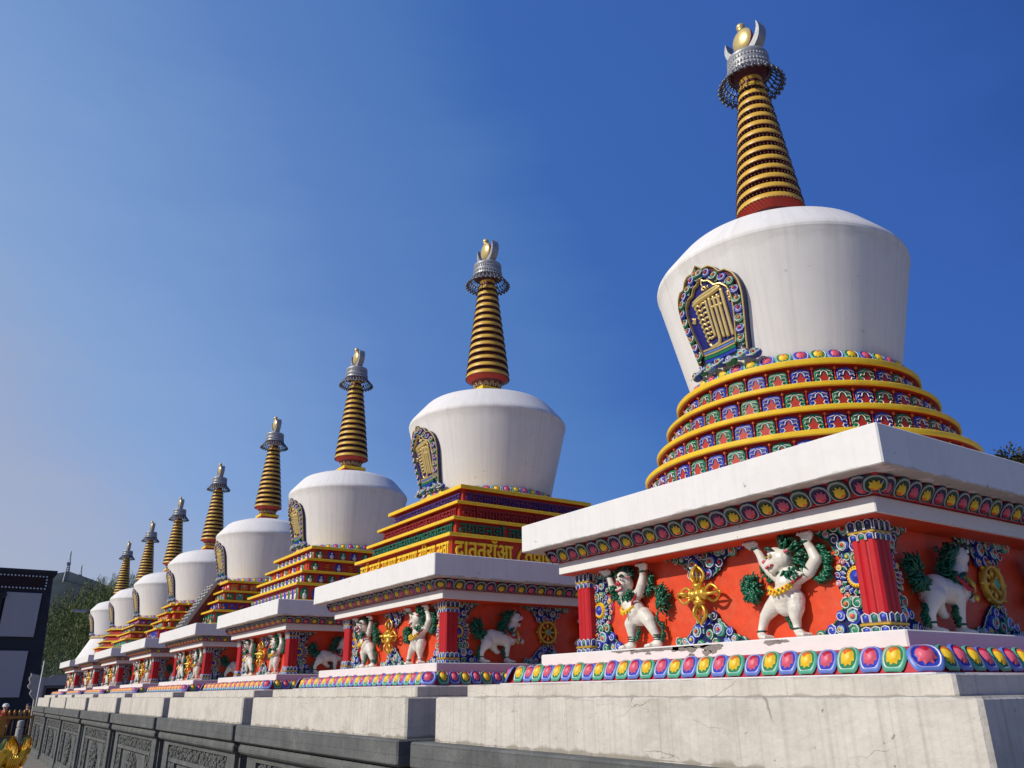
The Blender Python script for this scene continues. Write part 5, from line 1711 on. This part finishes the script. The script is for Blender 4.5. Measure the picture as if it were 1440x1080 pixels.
# willow
def willow(loc, h, R, label, seed, wide=1.0):
    rng = random.Random(seed)
    T = thing('willow_tree', label, 'tree', loc)
    mb = MB()
    mb.tube([(0, 0, -0.2), (0.1, 0.05, h * 0.2), (-0.05, 0.1, h * 0.42)], [0.38, 0.30, 0.22], 'bark', 10)
    tips = []
    for k in range(16):
        a = rng.uniform(0, 2 * pi); rr = R * rng.uniform(0.25, 0.8)
        zt_ = h * rng.uniform(0.66, 0.97)
        P = [(0, 0, h * 0.40), (rr * 0.3 * cos(a), rr * 0.3 * wide * sin(a), h * 0.58), (rr * 0.7 * cos(a), rr * 0.7 * wide * sin(a), zt_ * 0.92), (rr * cos(a), rr * wide * sin(a), zt_)]
        mb.tube(P, [0.15, 0.10, 0.05, 0.02], 'bark', 6)
        tips.append(P)
    link('trunk', mb.mesh('trunk', smooth=True), T)
    # hanging leafy twigs: strings of narrow leaves
    mb = MB(); vs = []; fs = []
    for q in range(6000):
        u = rng.random() ** 0.5; a = rng.uniform(0, 2 * pi)
        lobe = 1 + 0.13 * sin(3 * a + 1) + 0.10 * sin(7 * a)
        x = R * lobe * u * cos(a); y_ = R * lobe * wide * u * sin(a)
        z = h * (1.0 - 0.28 * u ** 3) * (0.90 + 0.10 * sin(5 * x + seed) * cos(4 * y_)) + rng.uniform(-0.35, 0.12)
        if rng.random() < 0.35: z -= rng.uniform(0, h * 0.45)
        L_ = rng.uniform(0.8, 2.6) * h / 7
        dxx, dyy = 0.30 * cos(a) * u, 0.30 * sin(a) * u
        n = int(L_ / 0.10)
        for k in range(n):
            t = k / n
            px = x + dxx * (1 - (1 - t) ** 2) + rng.uniform(-0.05, 0.05)
            py = y_ + dyy * (1 - (1 - t) ** 2) + rng.uniform(-0.05, 0.05)
            pz = z - L_ * t * (0.3 + 0.7 * t) + 0.12 * (1 - t)
            if pz < h * 0.13: break
            b_ = rng.uniform(0, 2 * pi)
            w_ = 0.014; l_ = rng.uniform(0.10, 0.17)
            cx_, cy_ = cos(b_) * w_, sin(b_) * w_
            ox, oy = rng.uniform(-0.07, 0.07), rng.uniform(-0.07, 0.07)
            o = len(vs)
            vs += [(px - cx_, py - cy_, pz), (px + cx_, py + cy_, pz), (px + ox, py + oy, pz - l_)]
            fs.append((o, o + 1, o + 2))
    mb.add(vs, fs, 'willow_leaf')
    link('crown', mb.mesh('crown'), T)
willow((-53.0, 3.5, GROUND), 9.2, 4.1, 'drooping green willow behind the far end of the row of stupas', 3, wide=1.0)

def pine(loc, h, R, label, seed):
    rng = random.Random(seed)
    T = thing('conifer_tree', label, 'tree', loc)
    mb = MB()
    mb.tube([(0, 0, -0.3), (0, 0, h * 0.5), (0, 0, h * 0.95)], [0.4, 0.25, 0.04], 'bark', 8)
    for k in range(40):
        z = h * rng.uniform(0.25, 0.92); a = rng.uniform(0, 2 * pi); r = R * rng.uniform(0.5, 0.9) * (1.05 - z / h)** 0.6
        mb.tube([(0, 0, z), (r * 0.6 * cos(a), r * 0.6 * sin(a), z + 0.3), (r * cos(a), r * sin(a), z + 0.2)], [0.08, 0.05, 0.015], 'bark', 5)
    link('trunk', mb.mesh('trunk', smooth=True), T)
    mb = MB(); vs = []; fs = []
    cl = []
    for q in range(230):
        a = rng.uniform(0, 2 * pi); zz = rng.uniform(0.22, 1.0); rr = R * sqrt(max(0.02, 1 - (2 * zz - 1.15) ** 2)) * rng.uniform(0.3, 1.0)
        cl.append((rr * cos(a), rr * sin(a), h * zz, rng.uniform(0.35, 0.7)))
    for cx, cy, cz, cr in cl:
        for k in range(380):
            d = Vector((rng.gauss(0, 1), rng.gauss(0, 1), rng.gauss(0, 0.6))).normalized() * cr * rng.uniform(0.3, 1)
            p = Vector((cx, cy, cz)) + d
            n = Vector((rng.gauss(0, 1), rng.gauss(0, 1), rng.gauss(0, 1))).normalized() * 0.045
            o = len(vs); e = d.normalized() * 0.11
            vs += [tuple(p - n), tuple(p + n), tuple(p + e)]
            fs.append((o, o + 1, o + 2))
    mb.add(vs, fs, 'pine_leaf')
    link('crown', mb.mesh('crown'), T)
pine((-7.4, 23.4, GROUND), 9.1, 3.1, 'dark green conifer showing above the slab at the right edge', 5)

# street lamp behind the last stupas
T = thing('street_lamp', 'dark street lamp arm reaching left over the last white dome', 'street lamp', (-38.0, 0.85, GROUND))
mb = MB(); mb.tube([(0, 0, 0), (0, 0, 4.9), (0, -0.05, 5.2)], [0.07, 0.05, 0.045], 'building_slate', 10); link('pole', mb.mesh('pole', smooth=True), T)
mb = MB(); mb.tube([(0, 0, 5.05), (0, -0.4, 5.25), (0, -1.15, 5.50)], [0.05, 0.045, 0.04], 'building_slate', 8); link('arm', mb.mesh('arm', smooth=True), T)
mb = MB(); mb.box(-0.10, 0.10, -1.75, -1.10, 5.47, 5.55, 'metal_grey'); mb.box(-0.07, 0.07, -1.65, -1.2, 5.44, 5.47, 'cap_white'); link('lamp_head', mb.mesh('lamp_head'), T)

# grey stone gate with scrolled ear
T = thing('stone_gate', 'grey stone gateway with a scrolled edge and dark recessed opening behind the row', 'gate', (-37.2, -0.5, GROUND))
mb = MB()
P = [(-2.06, 0.94), (-1.95, 0.90), (-1.80, 0.88), (-1.62, 0.78), (-1.40, 0.78), (-1.2, 0.86), (0.6, 0.86), (0.8, 0.95), (1.0, 0.9), (1.0, GROUND), (-1.72, GROUND), (-1.78, -0.1), (-1.92, 0.05), (-1.98, 0.15), (-1.93, 0.26), (-2.06, 0.36), (-2.10, 0.46), (-2.02, 0.55), (-2.08, 0.66), (-2.10, 0.76), (-2.04, 0.84)]
mb.loops([[(0.0, y, z) for y, z in P], [(-0.35, y, z) for y, z in P]], 'gate_stone', True, True, True)
link('gate_wall', mb.mesh('gate_wall'), T, (0, 0.5, -GROUND))
mb = MB()
mb.box(0.003, 0.08, -1.62, 0.6, 0.46, 0.56, 'gate_stone'); mb.box(0.003, 0.08, -1.62, -1.52, GROUND, 0.46, 'gate_stone')
mb.box(0.003, 0.05, -1.50, 0.6, 0.36, 0.455, 'grey_stone'); mb.box(0.003, 0.05, -1.50, -1.42, GROUND, 0.36, 'grey_stone')
link('gate_frame', mb.mesh('gate_frame'), T, (0, 0.5, -GROUND))
mb = MB(); mb.box(0.002, 0.02, -1.41, 0.58, GROUND, 0.35, 'building_maroon'); link('gate_opening', mb.mesh('gate_opening'), T, (0, 0.5, -GROUND))

T = thing('flag_pole', 'thin pale pole leaning in front of the grey stone gateway', 'pole', (-36.6, -1.72, GROUND))
mb = MB(); mb.tube([(0, 0, 0), (0, 0.0, 3.25)], [0.025, 0.018], 'cap_white', 8); mb.ball((0, 0, 3.27), 0.035, 'cap_white', 8, 5); link('shaft', mb.mesh('shaft', smooth=True), T)

# golden railing at the far end
G = thing('golden_railing', 'golden railing with pointed finials behind the white stone post', 'railing', (-36.5, -3.2, GROUND))
def gfin():
    b = MB(); b.lathe([(0.045, -0.02), (0.02, 0.02), (0.055, 0.08), (0.06, 0.12), (0.035, 0.19), (0.004, 0.25)], 'rail_gold', 10); return b.mesh('finial', smooth=True)
def gpick():
    b = MB(); b.tube([(0, 0, -1.45), (0, 0, -0.78)], 0.028, 'rail_gold', 6); return b.mesh('picket', smooth=True)
mb = MB(); mb.box(-0.05, 0.05, -1.6, 1.75, -0.80, -0.70, 'rail_gold'); mb.box(-0.05, 0.05, -1.6, 1.75, -1.50, -1.43, 'rail_gold'); mb.box(-0.03, 0.03, -1.6, 0.55, -1.42, -0.81, 'rail_gold')
link('rail', mb.mesh('rail'), G, (0, 0, -GROUND))
y = -1.5; k = 0
while y < 1.72:
    link('finial', cached('gfin', gfin), G, (0, y, -0.70 - GROUND))
    if y > 0.5: link('picket', cached('gpick', gpick), G, (0, y, -GROUND))
    y += 0.175; k += 1
def gbase():
    b = MB(); b.box(-0.18, 0.18, -1.9, 1.9, GROUND, -1.49, 'grey_stone'); return b.mesh('railing_wall')
link('railing_wall', gbase(), G, (0, 0, -GROUND))

T = thing('stone_post', 'short pale stone post with rounded top in front of the golden railing', 'post', (-36.0, -2.17, GROUND))
mb = MB(); mb.lathe([(0.13, 0), (0.13, 0.75), (0.10, 0.77), (0.10, 0.79), (0.125, 0.81), (0.125, 0.98), (0.10, 1.03), (0.02, 1.05)], 'gate_stone', 14); link('post', mb.mesh('post', smooth=True, auto=40), T)

# people beyond the railing
def person(loc, label, top, hat, rz, seed):
    T = thing('person', label, 'person', loc, rz=rz)
    h = 1.62
    body = sculpt('body', [
        [(0, 0, 0.90, 0.15), (0, 0, 1.10, 0.14), (0, 0.0, 1.28, 0.16), (0, 0, 1.38, 0.07), (0, 0, 1.45, 0.055), (0, -0.01, 1.52, 0.095)],
        [(0.14, 0, 1.32, 0.07), (0.24, 0.02, 1.08, 0.055), (0.22, -0.08, 0.86, 0.042), (0.22, -0.10, 0.78, 0.04)],
        [(-0.14, 0, 1.32, 0.07), (-0.24, 0.02, 1.08, 0.055), (-0.22, -0.06, 0.86, 0.042), (-0.22, -0.08, 0.78, 0.04)],
        [(0.09, 0, 0.86, 0.10), (0.10, -0.02, 0.48, 0.07), (0.10, 0.02, 0.09, 0.05), (0.10, -0.12, 0.04, 0.045)],
        [(-0.09, 0, 0.86, 0.10), (-0.10, 0.02, 0.48, 0.07), (-0.10, 0.05, 0.09, 0.05), (-0.10, -0.09, 0.04, 0.045)]], 'skin', 0.02, smooth=3)
    body.materials.append(MATS[top]); body.materials.append(MATS['cloth_dark'])
    for p in body.polygons:
        z = p.center.z
        if 0.86 < z < 1.40: p.material_index = 1
        elif z <= 0.86 and not (abs(p.center.x) > 0.18): p.material_index = 2
        elif z <= 0.86: p.material_index = 1 if z > 0.82 else 0
    link('body', body, T)
    mb = MB()
    if hat:
        mb.lathe([(0.125, 1.55), (0.122, 1.60), (0.09, 1.655), (0.02, 1.675)], hat, 16)
        mb.add([(-0.09, -0.10, 1.56), (0.09, -0.10, 1.56), (0.06, -0.20, 1.545), (-0.06, -0.20, 1.545), (-0.09, -0.10, 1.565), (0.09, -0.10, 1.565), (0.06, -0.20, 1.55), (-0.06, -0.20, 1.55)], [(0, 3, 2, 1), (4, 5, 6, 7), (0, 1, 5, 4), (2, 3, 7, 6), (1, 2, 6, 5), (3, 0, 4, 7)], hat)
        link('cap', mb.mesh('cap', smooth=True, auto=40), T)
    else:
        mb.ball((0, 0.015, 1.56), (0.105, 0.11, 0.10), 'black', 12, 8)
        link('hair', mb.mesh('hair', smooth=True), T)
person((-37.6, -2.72, GROUND), 'person in a white cap and red top behind the golden railing', 'cloth_red', 'cap_white', 1.2, 1)
person((-39.0, -1.80, GROUND), 'person with black hair in dark clothes standing before the shaded hall', 'cloth_dark', None, 1.6, 2)

# gilded ribbed ornament in the near lower left
G = thing('gilded_lotus_urn', 'shiny golden urn with ribbed pointed petals at the lower left corner', 'urn', (-4.6, -4.62, GROUND + 0.0))
def gpetal():
    b = MB(); n = 9
    rows = []
    for k in range(9):
        t = k / 8
        w = 0.100 * (1 - t ** 1.7) * (0.75 + 0.5 * t) + 0.001
        y = -0.035 * sin(pi * t) - 0.05 * t
        rows.append([(w * (2 * j / (n - 1) - 1), y + (0.010 if j % 2 else 0) + 0.03 * abs(2 * j / (n - 1) - 1) ** 2, 0.21 * t) for j in range(n)])
    b.loops(rows, 'bright_gold', closed=False)
    b.loops([[(x, y + 0.018, z) for x, y, z in r] for r in rows], 'bright_gold', closed=False)
    return b.mesh('petal', smooth=True)
for k in range(10):
    a = 2 * pi * k / 10 + 0.15
    link('petal', cached('gpet', gpetal), G, (0.30 * sin(a), -0.30 * cos(a), 1.40), (0, 0, a))
def gcomb():
    b = MB()
    for j in range(6):
        x = -0.05 + 0.02 * j
        b.tube([(x, 0, 0), (x, -0.018, 0.06), (x, -0.022, 0.105 - 0.003 * j)], [0.009, 0.009, 0.003], 'bright_gold', 6)
    return b.mesh('comb', smooth=True)
for k in range(10):
    a = 2 * pi * (k + 0.5) / 10 + 0.15
    link('comb', cached('gcomb', gcomb), G, (0.31 * sin(a), -0.31 * cos(a), 1.40), (0, 0, a))
mb = MB(); mb.lathe([(0.20, 0), (0.20, 0.12), (0.10, 0.2), (0.09, 0.7), (0.18, 0.85), (0.28, 1.13), (0.32, 1.28), (0.33, 1.37), (0.30, 1.42), (0.26, 1.40), (0.2, 1.23)], 'bright_gold', 40)
link('bowl', mb.mesh('bowl', smooth=True, auto=40), G)
